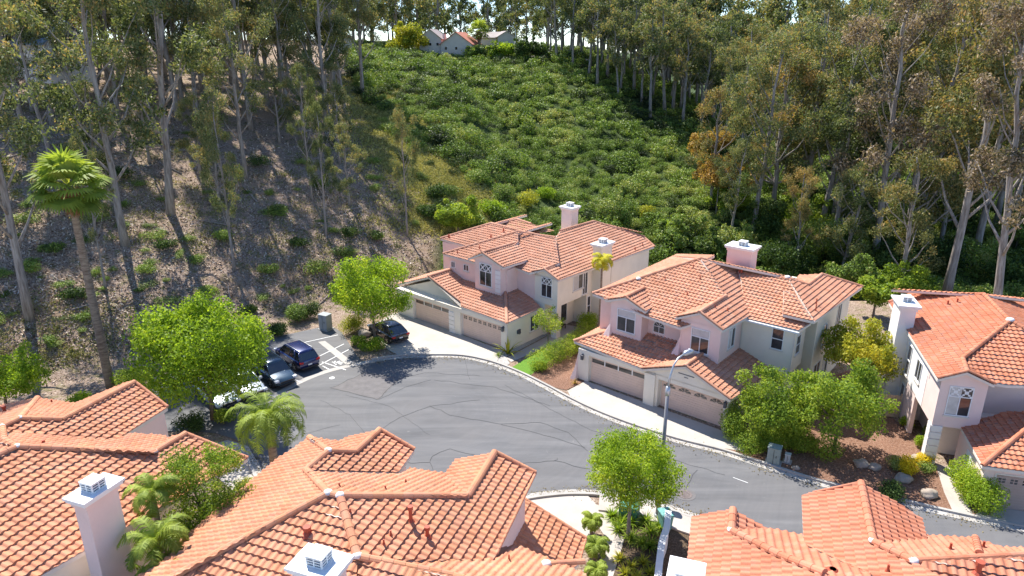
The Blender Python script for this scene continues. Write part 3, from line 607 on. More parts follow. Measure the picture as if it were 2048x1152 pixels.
for q_ in ((898, 472), (982, 473), (1007, 460)): H.vent(q_[0], q_[1] + 4, bk, .4, .07)
for q_ in ((959, 498), (915, 508)): H.vent(q_[0], q_[1], mf, .35, .04)
for q_ in ((1207, 462), (1285, 492), (1270, 500)): H.vent(q_[0], q_[1], rb, .3, .04)
H.box(-13.0, -9.3, 5, 9, 0, 2.6)
HA = H; H.finish(0)

# ================= house B (pink, three garage gables) =================
H = House('house', 'pale pink house behind the street lamp, with an arched window between its two bays', P(1177, 764), -40, 'tileB')
gf = H.plane('f', -.35, 2.75); gr = H.plane('r', 11.6, 2.75); gl = H.plane('l', 4.75, 2.75)
c0 = H.on(gf, (1148, 682)); hp = H.on(gf, (1222, 661)); pk = V3((8.17, -.42, 2.75 + .37 * 3.43))
H.roof('garage_roof', gf, [(1148, 682), (4.80, -.35, 'L'), (8.2, 3.05, 'L'), (8.2, 3.6, 'L'), (hp.x, 3.6, 'L'), (1222, 661)])
H.roof('garage_roof', gl, [(4.75, -.42, 'L'), (4.75, -.30, 'L'), (8.17, 3.12, 'L'), (8.17, -.42, 'L')])
H.roof('garage_roof', gr, [(8.17, -.42, 'L'), (1461, 800), (1552, 741), (1495, 695), (8.17, 5.5, 'L')])
H.roof('garage_roof', H.plane('l', c0.x, c0.z, .37), [c0, hp, (hp.x, 6, 'L'), (c0.x, 6, 'L')])
H.cap([c0, hp]); H.cap([pk + V3((0, -.1, .04)), V3((8.17, 3.1, pk.z + .04))]); H.cap([V3((4.75, -.4, 2.82)), pk + V3((0, 0, .05))], .11); H.cap([H.on(gr, (1461, 800)) + V3((0, 0, .05)), pk + V3((0, 0, .05))], .11)
H.dab(hp); H.dab(H.on(gf, (1378, 709)), .22)
H.wi = 1; H.box(-1.05, 11.35, .32, 6.2, -.1, 2.6); H.gable(4.95, 11.4, -.12, 4, 2.55, 3.86, asym=8.17)
for a0, a1, z0, z1, b0 in ((-1.05, -.08, -.1, 2.6, 0), (4.95, 6.05, -.1, 2.6, -.12), (11.05, 11.35, -.1, 2.6, -.12), (-.08, 4.95, 2.24, 2.6, 0), (6.05, 11.05, 2.24, 2.6, -.12), (5.0, 5.85, -.1, 2.5, -.3)): H.box(a0, a1, b0, .32, z0, z1)
H.garage('f', .30, 0.02, 4.86, 2.15, 'bars'); H.garage('f', .30, 6.15, 10.95, 2.15, 'fans'); H.lantern('f', 0, -.6, 1.95); H.lantern('f', -.12, 11.18, 1.95)
b = MB(); H.wbox(b, 'f', -.12, 7.55, 8.75, 3.2, 3.26, 0, .02); H.wbox(b, 'f', -.12, 8.0, 8.3, 3.0, 3.05, 0, .02); b.build('gable_slot', M['louvre'], H.root)
# sloping buttresses beside the bays
H.wi = 0
def buttress(a, b0, z0, w=.3, out=.55, h=1.6):
    H.walls.add([(a - out, b0 - .02, z0), (a, b0 - .02, z0), (a, b0 - .02, z0 + h), (a - out, b0 + w, z0), (a, b0 + w, z0), (a, b0 + w, z0 + h)], [(0, 1, 2), (5, 4, 3), (0, 2, 5, 3), (0, 3, 4, 1), (1, 4, 5, 2)])
    H.walls.add([(a - out, b0 - .5, z0 - .2), (a + .1, b0 - .5, z0 - .2), (a + .1, b0, z0 + .2), (a - out, b0, z0 + .2), (a - .1, b0, z0 + h * .6)], [(0, 1, 2, 3), (0, 1, 4), (1, 2, 4), (2, 3, 4), (3, 0, 4)])
buttress(.6, 2.05, 3.55); buttress(6.45, 2.15, 3.6)
buttress(-1.05, .0, 0, .3, .5, 2.2)
def baygable(H, wb, e0, e1, pk_, wall, zb, ridge_px=None, depth=4.5, rpts=None, rightface=True):
    bR = wb - .28; a, m_, c = H.onb(*e0, bR), H.onb(*pk_, bR), H.onb(*e1, bR); ze = (a.z + c.z) / 2 if abs(a.z - c.z) < .5 else c.z
    pr = H.plane('r', c.x, c.z, (m_.z - c.z) / (c.x - m_.x)); pl_ = H.plane('l', a.x, a.z, (m_.z - a.z) / (m_.x - a.x))
    if rightface: V_ = H.roof('roof', pr, rpts)
    H.roof('roof', pl_, [(m_.x, bR, 'L'), (m_.x, bR + depth, 'L'), (a.x, bR + .9, 'L'), (a.x, bR, 'L')])
    H.cap([m_ + V3((0, -.06, .03)), V3((m_.x, H.on(pr, ridge_px).y, m_.z + .03)) if ridge_px else m_ + V3((0, depth, .03))]); H.cap([a + V3((0, 0, .05)), m_ + V3((0, 0, .05))], .11); H.cap([c + V3((0, 0, .05)), m_ + V3((0, 0, .05))], .11)
    H.box(wall[0], wall[1], wb, 9, zb, min(a.z, c.z) - .05); H.gable(max(a.x + .12, wall[0] - .2), min(c.x - .12, wall[1] + .2), wb, wb + 3, min(a.z, c.z) - .08, m_.z - .15, asym=m_.x)
    return pr, m_, a, c
baygable(H, 2.05, (1210, 600), (1290.6, 623), (1251, 595), (.45, 3.2), 3.0, (1286, 575), 4.5, [(1251, 595), (1290.6, 623), (1322, 606), (1286, 575)])
pr2, m2, _, _ = baygable(H, 2.15, (1350, 635), (1446, 661), (1399, 625), (6.35, 9.4), 3.0, (1450, 591), 5.2, [(1399, 625), (1446, 661), (1519, 621), (1482, 556), (1476, 543), (1402, 518), (1450, 591)])
mf = H.plane('f', 2.75, 6.3); wf = H.plane('f', 5.6, 6.1); r2 = H.plane('r', 14.4, 6.8, .35)
Mv = H.roof('roof', mf, [(1185, 587), (1213, 598), (1290, 631), (1360, 655), (1410, 640), (1450, 591), (1402, 517)])
Wv = H.roof('roof', wf, [(1490, 637), (1597, 661), (1622, 646), (1577, 558), (1476, 541), (1482, 560)]); R2 = H.roof('roof', r2, [(1577, 558), (1616, 570), (1644, 549), (1725, 574), (1629, 643)])
sf = H.plane('f', R2[4].y, R2[4].z, .37); H.roof('roof', sf, [(R2[4].x, R2[4].y, 'L'), (R2[4].x - 2.2, R2[4].y, 'L'), (R2[4].x - 3.2, R2[4].y + 2.6, 'L'), (R2[4].x - 2.3, R2[4].y + 2.3, 'L')])
H.cap([Mv[0], Mv[6]]); H.cap([Mv[6], H.on(pr2, (1476, 542)), Wv[3]]); H.cap([Wv[3], R2[1], R2[2], R2[3]]); H.dab(H.on(mf, (1277, 559)), .22); H.dab(H.on(wf, (1575, 556)), .22)
H.roof('roof', H.plane('l', R2[1].x - 2.2, R2[1].z - .4, .18), [(R2[1].x, R2[1].y, 'L'), (R2[1].x, R2[2].y, 'L'), (R2[1].x - 1.6, R2[2].y - .4, 'L'), (R2[1].x - 1.3, R2[1].y + .2, 'L')], slab=False)
H.roof('roof', H.plane('l', Mv[0].x, Mv[0].z, .37), [Mv[0], Mv[6], (Mv[6].x, 12, 'L'), (Mv[0].x, 17, 'L')])
H.roof('roof', H.plane('k', Mv[6].y, Mv[6].z, .37), [Mv[6], (Mv[6].x, Mv[6].y, 'L'), (Mv[0].x, 16, 'L'), (12, 16, 'L'), (10.7, 11, 'L')])
H.box(-1.15, 6.4, 3.1, 15.4, 0, 6.15); H.box(6.3, 9.35, 3.1, 14, 2, 6.1); H.wi = 1; H.box(9.3, 13.2, 5.9, 10, 2.6, 5.95); H.box(9.3, 12.9, 6.2, 10, 0, 2.7); H.box(9.2, 13.95, 8.4, 16.6, 0, 6.5); H.box(6, 13.9, 8.4, 16.6, 0, 6.0)
w = [((1236, 611), (1270, 660), 2.05, 'top', 'upper'), ((1384, 656), (1417, 700), 2.15, 'top', 'upper')]
for (u0, v0), (u1, v1), bb, st, bl_ in w:
    p, q = H.onb(u0, v0, bb), H.onb(u1, v1, bb); H.window('f', bb, p.x + .05, q.x - .05, 4.15, 5.85, st, bl_)
p, q = H.onb(1309, 640, 3.1), H.onb(1328, 668, 3.1); H.archwin('f', 3.1, p.x, q.x, q.z, p.z)
p, q = H.ona(1476, 645, 9.4), H.ona(1490, 690, 9.4); H.window('r', 9.4, 3.6, 4.6, 4.3, 5.7, 'slider', 'half')
p, q = H.onb(1547, 656, 5.9), H.onb(1563, 700, 5.9); H.window('f', 5.9, p.x, q.x, q.z, p.z, 'hung', 'upper')
H.window('r', 13.2, 6.6, 7.4, 3.9, 5.3, 'hung'); H.window('r', 13.95, 10.2, 10.9, 3.6, 5.2, 'hung'); H.window('r', 13.95, 13.4, 14.3, 3.8, 5.9, 'slider'); H.window('r', 13.95, 9.2, 10.6, .2, 2.3, 'slider'); H.window('r', 13.95, 11.5, 12.6, .2, 2.3, 'slider', 'half')
H.chimney(4.95, 7.0, 12.6, 13.9, 4, 9.35)
for q_, hh in (((1482, 555), .9), ((1478, 552), .5), ((1502, 572), .75)): H.vent(q_[0], q_[1], pr2, hh, .07)
for q_ in ((1386, 536), (1400, 558), (1374, 590), (1330, 560)): H.vent(q_[0], q_[1], mf, .3, .04)
for q_ in ((1632, 610), (1631, 622)): H.vent(q_[0], q_[1], r2, .5, .04)
for q_ in ((1430, 616), (1455, 622)): H.vent(q_[0], q_[1], pr2, .25, .04)
b = MB(); H.wbox(b, 'f', 5.6, 9.6, 13.6, 5.98, 6.1, .02, .16); b.build('gutter', M['white'], H.root)
HB = H; H.finish(0)

# ================= house C (right edge) =================
H = House('house', 'house at the right edge, its tall white chimney on the sunlit side wall', P(1880, 925), -15, 'tileC')
eC = H.L(1875, 758, 6.1); lf_ = H.plane('l', eC.x, 6.1, .37); ap = H.on(lf_, (2020, 642)); ff = H.plane('f', ap.y, ap.z, .37); rr = H.plane('r', ap.x, ap.z, .37)
Cv = H.roof('roof', lf_, [(1778, 605), (1820, 590), (1968, 589), (2020, 642), (1925, 717), (1935, 744), (1875, 758)])
H.roof('roof', ff, [(2020, 642), (1922, 716), (1935, 744), (1990, 766), (2014, 770), (2110, 772), (2160, 755), (2100, 700)])
bRc = Cv[5]; pRc = H.onb(1990, 770, bRc.y); rc = H.plane('r', pRc.x, pRc.z, (bRc.z - pRc.z) / (pRc.x - bRc.x)); H.roof('roof', rc, [(1935, 744), (1990, 770), (pRc.x, pRc.y + 2.2, 'L'), (1925, 716)])
bkn = Cv[2]; H.roof('roof', rr, [(ap.x, ap.y, 'L'), (ap.x, bkn.y, 'L'), (ap.x + 4.5, bkn.y + 4.5, 'L'), (ap.x + 4.5, ap.y - 4.5, 'L')])
H.roof('roof', H.plane('k', bkn.y, bkn.z, .37), [(bkn.x, bkn.y, 'L'), (Cv[0].x, Cv[0].y, 'L'), (bkn.x + 5, Cv[0].y, 'L')])
H.cap([Cv[0], Cv[1], Cv[2], Cv[3], Cv[4]]); H.cap([Cv[4], Cv[5]]); H.cap([Cv[5] + V3((0, 0, .05)), Cv[6] + V3((0, 0, .05))], .11); H.cap([Cv[5] + V3((0, 0, .05)), pRc + V3((0, 0, .05))], .11); H.cap([ap, V3((ap.x + 4.5, ap.y - 4.5, ap.z - 1.66))]); H.dab(ap, .25)
H.wi = 2; wl_ = eC.x + .38; wf_ = bRc.y + .28
H.box(wl_, wl_ + 9, 2.0, Cv[0].y - .5, 2.8, 5.95); H.box(wl_ + 1.2, wl_ + 9, 1.2, Cv[0].y - .5, 0, 2.9); H.box(wl_, wl_ + 9, 5.5, Cv[0].y - .5, 0, 2.9)
H.wi = 0; H.box(wl_ + .02, pRc.x - .2, wf_, 3, 2.75, pRc.z - .06); H.gable(wl_ - .1, pRc.x - .1, wf_, 3, pRc.z - .1, bRc.z - .16, asym=bRc.x); H.box(wl_, wl_ + .6, wf_, wf_ + .55, 0, 2.8); H.quoins('f', wf_, wl_, wl_ + .62, 0, 2.8, .47); H.quoins('l', wl_, -(wf_ + .56), -wf_, 0, 2.8, .47)
H.box(wl_, wl_ + .25, 3.4, 5.6, 0, 2.9); H.box(wl_, wl_ + 9, 1.6, 2.1, 5.0, 5.9)
p, q = H.onb(1904, 766, wf_), H.onb(1942, 815, wf_); H.window('f', wf_, p.x, q.x - .1, 3.65, 5.5, 'topcross', 'half')
H.box(pRc.x - .3, pRc.x + 7, 1.9, 4, 2.5, 5.9)
# low garage wing
lw = H.plane('l', H.L(1965, 932, 2.75).x, 2.75, .37); lf2 = H.plane('f', H.L(1965, 932, 2.75).y, 2.75, .37); lc = H.L(1965, 932, 2.75)
H.roof('garage_roof', lw, [(1965, 932), (1920, 852), (2012, 824), (lc.x + 4.5, lc.y + 4.5, 'L')]); H.roof('garage_roof', lf2, [(lc.x, lc.y, 'L'), (lc.x + 4.5, lc.y + 4.5, 'L'), (lc.x + 9, lc.y + 4.5, 'L'), (lc.x + 11, lc.y, 'L')]); H.cap([lc + V3((0, 0, .03)), V3((lc.x + 4.5, lc.y + 4.5, lc.z + 1.68))])
H.box(lc.x + .3, lc.x + 10, lc.y + .35, lc.y + 4.6, -.1, 2.62); H.garage('f', lc.y + .35, lc.x + .95, lc.x + 5.8, 2.15, 'squares'); b = MB(); H.wbox(b, 'l', lc.x + .3, -(lc.y + 3.0), -(lc.y + 2.1), 0, 2.05, 0, .03); b.build('side_door', M['white'], H.root)
H.window('l', wl_, -6.4, -5.7, 3.2, 5.3, 'hung'); H.window('l', wl_, -4.2, -3.2, 3.9, 5.2, 'slider'); H.window('l', wl_, -6.4, -5.7, .4, 2.4, 'hung'); H.window('l', wl_, -10.6, -9.6, .8, 3.2, 'hung')
ct = H.L(1829, 641, 8.7); H.chimney(wl_ - .85, wl_ + .15, 7.0, 8.9, 0, 7.95, M['stucco_white'])
for q_ in ((1895, 610), (1914, 606)): H.vent(q_[0], q_[1], lf_, .35, .06)
HC = H; H.finish(0)

# ================= the three near houses seen from behind =================
def ptop(H, grp, pl, px, **k): return H.roof(grp, pl, px, **k)
SD = .40
# ---- house D (centre)
H = House('house', 'orange tiled house in the middle of the near row, white chimney top at bottom edge', (0.0, 25.0), -20, 'tileD', SD, near=True)
e = H.L(1071, 947, 6.3); rp = H.plane('r', e.x, 6.3); apR = H.on(rp, (680, 993)); fp = H.plane('f', apR.y, apR.z); kp = H.plane('k', apR.y, apR.z)
apL = H.on(fp, (657, 988)); lp = H.plane('l', apL.x, apL.z)
Dv = H.roof('roof', rp, [(680, 993), (936, 993), (990, 905), (1071, 947), (992, 1110), (985, 1122), (730, 1122), (715, 1114)])
Df = H.roof('roof', fp, [(657, 988), (680, 993), (715, 1114), (712, 1240), (190, 1240)], slab=False)
Dl = H.roof('roof', lp, [(657, 988), (612, 941), (657, 903), (619, 876), (556, 918), (286, 1145), (180, 1236), (190, 1240)], slab=False)
Dk = H.roof('roof', kp, [(657, 988), (612, 941), (640, 946), (800, 950), (820, 937), (888, 948), (926, 986), (936, 993), (680, 993)], slab=False)
el = H.L(829, 900, 6.3); rl = H.plane('r', el.x, 6.3); Lb = H.roof('roof', rl, [(612, 941), (657, 903), (711, 905), (760, 860), (829, 900), (797, 945)])
k2 = H.plane('k', Lb[1].y, Lb[1].z); H.roof('roof', k2, [(657, 903), (619, 876), (683, 884), (706, 902), (711, 905)])
l2 = H.plane('l', Lb[3].x, Lb[3].z); H.roof('roof', l2, [(711, 905), (760, 860), (690, 877), (680, 884)]); l3 = H.plane('l', Dv[2].x, Dv[2].z); H.roof('roof', l3, [(936, 993), (990, 905), (912, 920), (886, 955)])
H.cap([Dv[0], Dv[1], Dv[2]], .17); H.cap([Df[0], H.on(fp, (190, 1240))], .17); H.cap([Dv[0], Dv[7]], .17); H.cap([Df[0], Dv[0]], .16); H.cap([Dl[0], Dl[1], Lb[1]], .17); H.cap([Lb[1], Dl[3]], .17); H.cap([Lb[1], Lb[2], Lb[3]], .17)
for q_ in (Df[0], Dv[0], Dv[7], Lb[1]): H.dab(q_, .19)
H.cap([Lb[3] + V3((0, 0, .03)), Lb[4] + V3((0, 0, .03))], .11); H.cap([Dv[2] + V3((0, 0, .03)), Dv[3] + V3((0, 0, .03))], .11); H.cap([Dv[3], Dv[4]], .07)
q0 = Dv[7]; kq = H.plane('k', q0.y + .2, q0.z - .35); fq = H.plane('f', q0.y, q0.z - .12)
Kq = H.roof('roof', kq, [(715, 1118), (730, 1106), (980, 1106), (1022, 1092), (1050, 1098), (1172, 1150), (1168, 1215), (1000, 1215), (905, 1153)])
H.roof('roof', fq, [(715, 1114), (905, 1153), (1000, 1175), (1050, 1240), (712, 1240)]); H.cap([q0, H.on(kq, (905, 1153)), H.on(kq, (1000, 1180))], .17)
H.cap([H.on(kq, (1093, 1130)), H.on(kq, (1167, 1125))], .15); H.dab(H.on(kq, (1093, 1130)), .2)
eg = H.L(1172, 1077, 2.75); rg = H.plane('r', eg.x, 2.75); G = H.roof('garage_roof', rg, [(1040, 993), (1172, 1077), (1158, 1128), (1130, 1150), (990, 1130)]); H.cap([G[0], G[1]], .10); H.cap([G[1], G[2]], .06)
wa = e.x - .35; H.box(wa - 3.3, wa, Dv[4].y + .1, Dv[2].y - .3, 0, 6.1); H.box(Dl[4].x + .5, wa - 1, Dv[4].y - 9, Dv[1].y + .2, 0, 6.0); H.box(Dl[4].x + .5, el.x - .35, Dv[1].y, Lb[3].y - .3, 0, 6.0); H.box(wa - 1, eg.x - .4, G[2].y - 2, G[0].y - .4, 0, 2.6); H.box(wa - 8, wa + 2.2, G[2].y - 6, G[2].y - 1.2, 0, 3.4)
for q_, hh in (((822, 1042), .7), ((855, 1072), .45)): H.vent(q_[0], q_[1] + 2, rp, hh, .075, True)
for q_ in ((768, 1090), (782, 1072), (701, 1028)): H.vent(q_[0], q_[1], rp, .25, .035)
for q_ in ((679, 975), (771, 980), (812, 967)): H.vent(q_[0], q_[1], kp, .22, .035)
H.vent(615, 1068, fp, .3, .1, True); H.vent(1018, 1122, kq, .3, .035)
ct = H.L(617, 1086, 9.2); cr = H.L(709, 1105, 9.2); cl = H.L(566, 1130, 9.2); H.chimney(ct.x + .2, cr.x - .15, cl.y + .1, ct.y - .2, 3, 9.2)
HD = H; H.finish(0)
# ---- house F (left)
H = House('house', 'weathered pink tiled house at the lower left with a big pink chimney', (-20.0, 27.0), -20, 'tileD', SD, near=True)
e = H.L(172, 1100, 6.2); rp = H.plane('r', e.x, 6.2); ap = H.on(rp, (35, 895)); kp = H.plane('k', ap.y, ap.z); fp = H.plane('f', ap.y, ap.z)
Fv = H.roof('roof', rp, [(35, 895), (310, 905), (372, 868), (495, 917), (172, 1100), (-60, 1232), (-140, 960)])
Fk = H.roof('roof', kp, [(35, 895), (8, 880), (24, 866), (225, 882), (262, 868), (330, 872), (342, 882), (310, 905)], slab=False)
Ff = H.roof('roof', fp, [(35, 895), (-140, 990), (-200, 900), (8, 880)])
l3 = H.plane('l', Fv[2].x, Fv[2].z); H.roof('roof', l3, [(310, 905), (372, 868), (345, 873), (325, 888)])
e2 = H.L(335, 815, 6.2); r2 = H.plane('r', e2.x, 6.2); F2 = H.roof('roof', r2, [(5, 855), (40, 838), (125, 840), (270, 765), (335, 815), (223, 886), (24, 872)])
l4 = H.plane('l', F2[3].x, F2[3].z); H.roof('roof', l4, [(125, 840), (270, 765), (258, 764), (150, 808)]); k4 = H.plane('k', F2[1].y, F2[1].z); F4 = H.roof('roof', k4, [(75, 797), (40, 838), (125, 840), (152, 808)]); l5 = H.plane('l', F2[1].x, F2[1].z); H.roof('roof', l5, [(40, 838), (75, 797), (0, 812), (-90, 850), (5, 855)])
H.cap([Fv[0], Fv[1], Fv[2]], .17); H.cap([F2[0], F2[1], F2[2], F2[3]], .17); H.cap([F2[1], F4[0]], .17); H.cap([Fv[0], H.on(rp, (-120, 962))], .17); H.cap([F2[0], Fk[1], Fv[0]], .16); H.cap([F2[3] + V3((0, 0, .03)), F2[4] + V3((0, 0, .03))], .10); H.cap([F2[4], F2[5]], .06); H.cap([Fv[2], Fv[3]], .12)
for q_ in (Fv[0], F2[1], F2[0], Fv[1]): H.dab(q_, .17)
H.vent(88, 888, kp, .2, .06); H.vent(104, 806, k4, .22, .04); H.vent(10, 825, l5, .4, .08, True)
wa = e.x - .35; H.wi = 1; H.box(wa - 9, wa, Fv[4].y - 6, Fv[2].y - .4, 0, 6.0); H.wi = 0; H.box(e2.x - 3.2, e2.x - .3, F2[5].y - 2, F2[3].y - .3, 0, 6.05)
H.window('r', wa, Fv[4].y - 1.6, Fv[4].y - .6, 3.4, 4.9, 'slider', None)
ct = H.L(207, 945, 9.2); cr = H.L(246, 957, 9.2); cn = H.L(165, 1008, 9.2); c1 = H.L(125, 993, 9.2)
H.chimney(ct.x + .2, cr.x - .2, cn.y + .2, ct.y - .2, 0, 9.2)
HF = H; H.finish(0)
# ---- house E (lower right)
H = House('house', 'clean red orange roofed house at the lower right with two roof peaks towards the road', (12.0, 24.0), -19, 'tileE', SD, near=True)
l0 = H.L(1604, 992, 6.2); lp = H.plane('l', l0.x, 6.2)
Ev = H.roof('roof', lp, [(1722, 966), (1626, 986), (1604, 993), (1608, 1088), (1741, 1150), (1800, 1200), (1960, 1200), (1827, 1124), (1746, 1084)])
r2 = H.plane('r', Ev[0].x, Ev[0].z); H.roof('roof', r2, [(1722, 966), (1808, 1016), (1842, 1036), (1855, 1088), (1746, 1084)])
k3 = H.plane('k', Ev[8].y, Ev[8].z - .05); K3 = H.roof('roof', k3, [(1746, 1084), (1860, 1072), (1945, 1077), (2001, 1095), (2120, 1100), (2120, 1112), (1827, 1124)])
f3 = H.plane('f', Ev[7].y, Ev[7].z); H.roof('roof', f3, [(1827, 1124), (2120, 1112), (2200, 1260), (1960, 1260), (1860, 1165)])
gp = H.on(k3, (1950, 1078)); H.cap([gp + V3((0, 0, .05)), H.on(k3, (1957, 1112)) + V3((0, 0, .1))], .15)
l1 = H.L(1384, 1035, 6.2); lq = H.plane('l', l1.x, 6.2); E1 = H.roof('roof', lq, [(1466, 1020), (1384, 1035), (1372, 1152), (1368, 1220), (1720, 1220), (1650, 1148), (1560, 1112), (1463, 1062)])
rq = H.plane('r', E1[0].x, E1[0].z); H.roof('roof', rq, [(1466, 1020), (1540, 1060), (1530, 1066), (1463, 1063)]); kq = H.plane('k', E1[7].y, E1[7].z); H.roof('roof', kq, [(1463, 1062), (1500, 1058), (1545, 1060), (1604, 1072), (1612, 1094), (1741, 1152), (1745, 1200), (1700, 1200), (1650, 1148)])
H.cap([Ev[0], Ev[8], Ev[7]], .17); H.cap([Ev[7], H.on(k3, (2120, 1108))], .17); H.cap([E1[0], E1[7], E1[6], E1[5]], .17); H.cap([Ev[3], Ev[4]], .05); H.cap([Ev[0] + V3((0, 0, .02)), H.on(lp, (1626, 986))], .07)
for q_ in (Ev[8], E1[7], Ev[7]): H.dab(q_, .17)
for q_, pl_ in (((1775, 1143), lp), ((1900, 1099), k3), ((1966, 1095), k3), ((1860, 1180), f3)): H.vent(q_[0], q_[1], pl_, .3, .045)
H.vent(1955, 1148, f3, .5, .1, True); H.vent(1665, 1143, kq, .12, .12)
H.box(l0.x + .35, l0.x + 9, Ev[8].y - 9, Ev[8].y + 1.5, 0, 5.95); H.box(l0.x + .35, H.on(r2, (1842, 1036)).x - .3, Ev[8].y, Ev[0].y - .3, 0, 5.95); H.box(l1.x + .35, l1.x + 5, E1[2].y - 6, E1[7].y + .4, 0, 5.95); H.box(l1.x + .35, H.on(rq, (1540, 1060)).x - .2, E1[7].y, E1[0].y - .3, 0, 5.9)
c0 = H.L(1345, 1110, 9.0); c1 = H.L(1406, 1120, 9.0); H.chimney(c0.x + .15, c1.x - .1, c0.y - 1.7, c0.y - .25, 0, 9.0)
HE = H; H.finish(0)

# ================================================================== vegetation
def G(u, v):
    """where the sight line of a photo pixel meets the ground"""
    d = ray(u, v); t = 25.0
    while t < 900:
        if CH + d[2] * t < hz(d[0] * t, d[1] * t): break
        t += 1.0
    return (d[0] * t, d[1] * t, hz(d[0] * t, d[1] * t))
def zof(y, v):
    k_ = (576 - v) / FPX; c, s = math.cos(TH), math.sin(TH); return CH + (k_ * y * c - y * s) / (c + k_ * s)
def npmesh(name, V, Q, tint=None):
    me = bpy.data.meshes.new(name); n = len(Q); me.vertices.add(len(V)); me.vertices.foreach_set('co', np.asarray(V, 'f').ravel()); k_ = Q.shape[1]
    me.loops.add(n * k_); me.loops.foreach_set('vertex_index', np.asarray(Q, 'i').ravel()); me.polygons.add(n)
    me.polygons.foreach_set('loop_start', np.arange(0, n * k_, k_, dtype='i')); me.polygons.foreach_set('loop_total', np.full(n, k_, 'i')); me.update(calc_edges=True)
    if tint is not None: me.attributes.new('tint', 'FLOAT', 'FACE').data.foreach_set('value', np.asarray(tint, 'f'))
    return me
def leafquads(C0, size, asp=.5, up=.3, droop=0.0, out=None):
    n = len(C0); d = rng.normal(size=(n, 3)); 
    if out is not None: d = d + out * 1.0
    d[:, 2] += up; d /= np.linalg.norm(d, axis=1)[:, None] + 1e-9                         # leaf normal
    r = rng.normal(size=(n, 3)); r[:, 2] -= droop; a = r - (r * d).sum(1)[:, None] * d; a /= np.linalg.norm(a, axis=1)[:, None] + 1e-9; b = np.cross(d, a)
    L = (size * rng.uniform(.6, 1.3, n))[:, None]; w = L * asp
    V = np.stack([C0 - a * L * .5, C0 + b * w * .5, C0 + a * L * .5, C0 - b * w * .5], 1).reshape(-1, 3); return V, np.arange(4 * n).reshape(n, 4)
def blobs(cen, rad, n, size, asp=.55, up=.3, droop=0, shell=.45, tv=.16, sub=None):
    """leaf clumps filling a set of ellipsoids; returns verts, quads, tint"""
    cen = np.asarray(cen, float); rad = np.asarray(rad, float)
    if rad.ndim == 1: rad = np.repeat(rad[:, None], 3, 1)
    w = (rad.prod(1)) ** (2 / 3); idx = rng.choice(len(cen), n, p=w / w.sum()); d = rng.normal(size=(n, 3)); d /= np.linalg.norm(d, axis=1)[:, None]
    r = rng.uniform(0, 1, n) ** shell; lump = 1 + .22 * np.sin(d[:, 0] * 5 + idx) * np.sin(d[:, 1] * 6 + 2 * idx) * np.cos(d[:, 2] * 5)
    p = cen[idx] + d * rad[idx] * (r * lump)[:, None]; bt = rng.uniform(-.14, .14, len(cen)); V, Q = leafquads(p, size, asp, up, droop, d * .7)
    return V, Q, .5 + bt[idx] * 1.2 + rng.normal(0, tv * 1.15, n)
def trunk_mb(H_, r0, lean=(0, 0), limbs=(), n=8, wob=.15, seed=0):
    rr = random.Random(seed); b = MB(); pts = []; m_ = 9
    for i in range(m_): t = i / (m_ - 1); pts.append((lean[0] * t + rr.uniform(-wob, wob) * t, lean[1] * t + rr.uniform(-wob, wob) * t, H_ * t - (.4 if i == 0 else 0)))
    b.tube(pts, [r0 * (1.25 if i == 0 else 1) * (1 - .72 * i / (m_ - 1)) for i in range(m_)], n)
    for (t, end, r_) in limbs:
        k_ = t * (m_ - 1); i = min(m_ - 2, int(k_)); f = k_ - i; p = Vector(pts[i]).lerp(Vector(pts[i + 1]), f); e = Vector(end); mid = p.lerp(e, .5) + Vector((rr.uniform(-.2, .2), rr.uniform(-.2, .2), -.08 * (e - p).length)) 
        b.tube([p, p.lerp(mid, .55), mid, mid.lerp(e, .5) + Vector((0, 0, .03 * (e - p).length)), e], [r_, r_ * .85, r_ * .65, r_ * .45, r_ * .2], 6)
    return b
LM = {}
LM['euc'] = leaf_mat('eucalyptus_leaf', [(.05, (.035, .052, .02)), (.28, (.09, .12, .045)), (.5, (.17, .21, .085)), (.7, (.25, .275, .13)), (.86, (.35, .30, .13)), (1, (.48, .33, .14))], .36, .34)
LM['eucO'] = leaf_mat('eucalyptus_leaf_rusty', [(.05, (.045, .06, .022)), (.3, (.12, .14, .05)), (.5, (.20, .205, .08)), (.68, (.29, .25, .10)), (.84, (.42, .29, .11)), (1, (.52, .32, .12))], .32, .34)
LM['eucR'] = leaf_mat('eucalyptus_leaf_brown', [(.05, (.04, .04, .025)), (.3, (.11, .10, .06)), (.5, (.21, .165, .11)), (.7, (.33, .24, .17)), (.86, (.42, .33, .24)), (1, (.50, .40, .30))], .28, .3)
LM['chap'] = leaf_mat('brush_leaf', [(.05, (.035, .052, .022)), (.22, (.085, .12, .04)), (.42, (.155, .24, .045)), (.6, (.235, .345, .055)), (.76, (.29, .325, .13)), (.9, (.40, .44, .09)), (1, (.46, .44, .17))], .25, .42)
LM['lime'] = leaf_mat('bright_green_leaf', [(.05, (.07, .14, .015)), (.3, (.20, .31, .025)), (.55, (.27, .40, .035)), (.8, (.42, .52, .05)), (1, (.56, .55, .08))], .48, .1)
LM['green'] = leaf_mat('mid_green_leaf', [(.05, (.05, .10, .015)), (.3, (.14, .23, .03)), (.55, (.26, .36, .04)), (.8, (.41, .48, .07)), (1, (.56, .54, .12))], .42, .12)
LM['yellow'] = leaf_mat('yellow_green_leaf', [(.05, (.10, .14, .02)), (.3, (.24, .29, .035)), (.55, (.42, .42, .05)), (.8, (.58, .50, .05)), (1, (.66, .52, .06))], .4, .1)
LM['dark'] = leaf_mat('dark_green_leaf', [(.05, (.018, .035, .012)), (.35, (.045, .085, .022)), (.6, (.09, .15, .035)), (.85, (.17, .24, .06)), (1, (.26, .32, .10))], .3, .2)
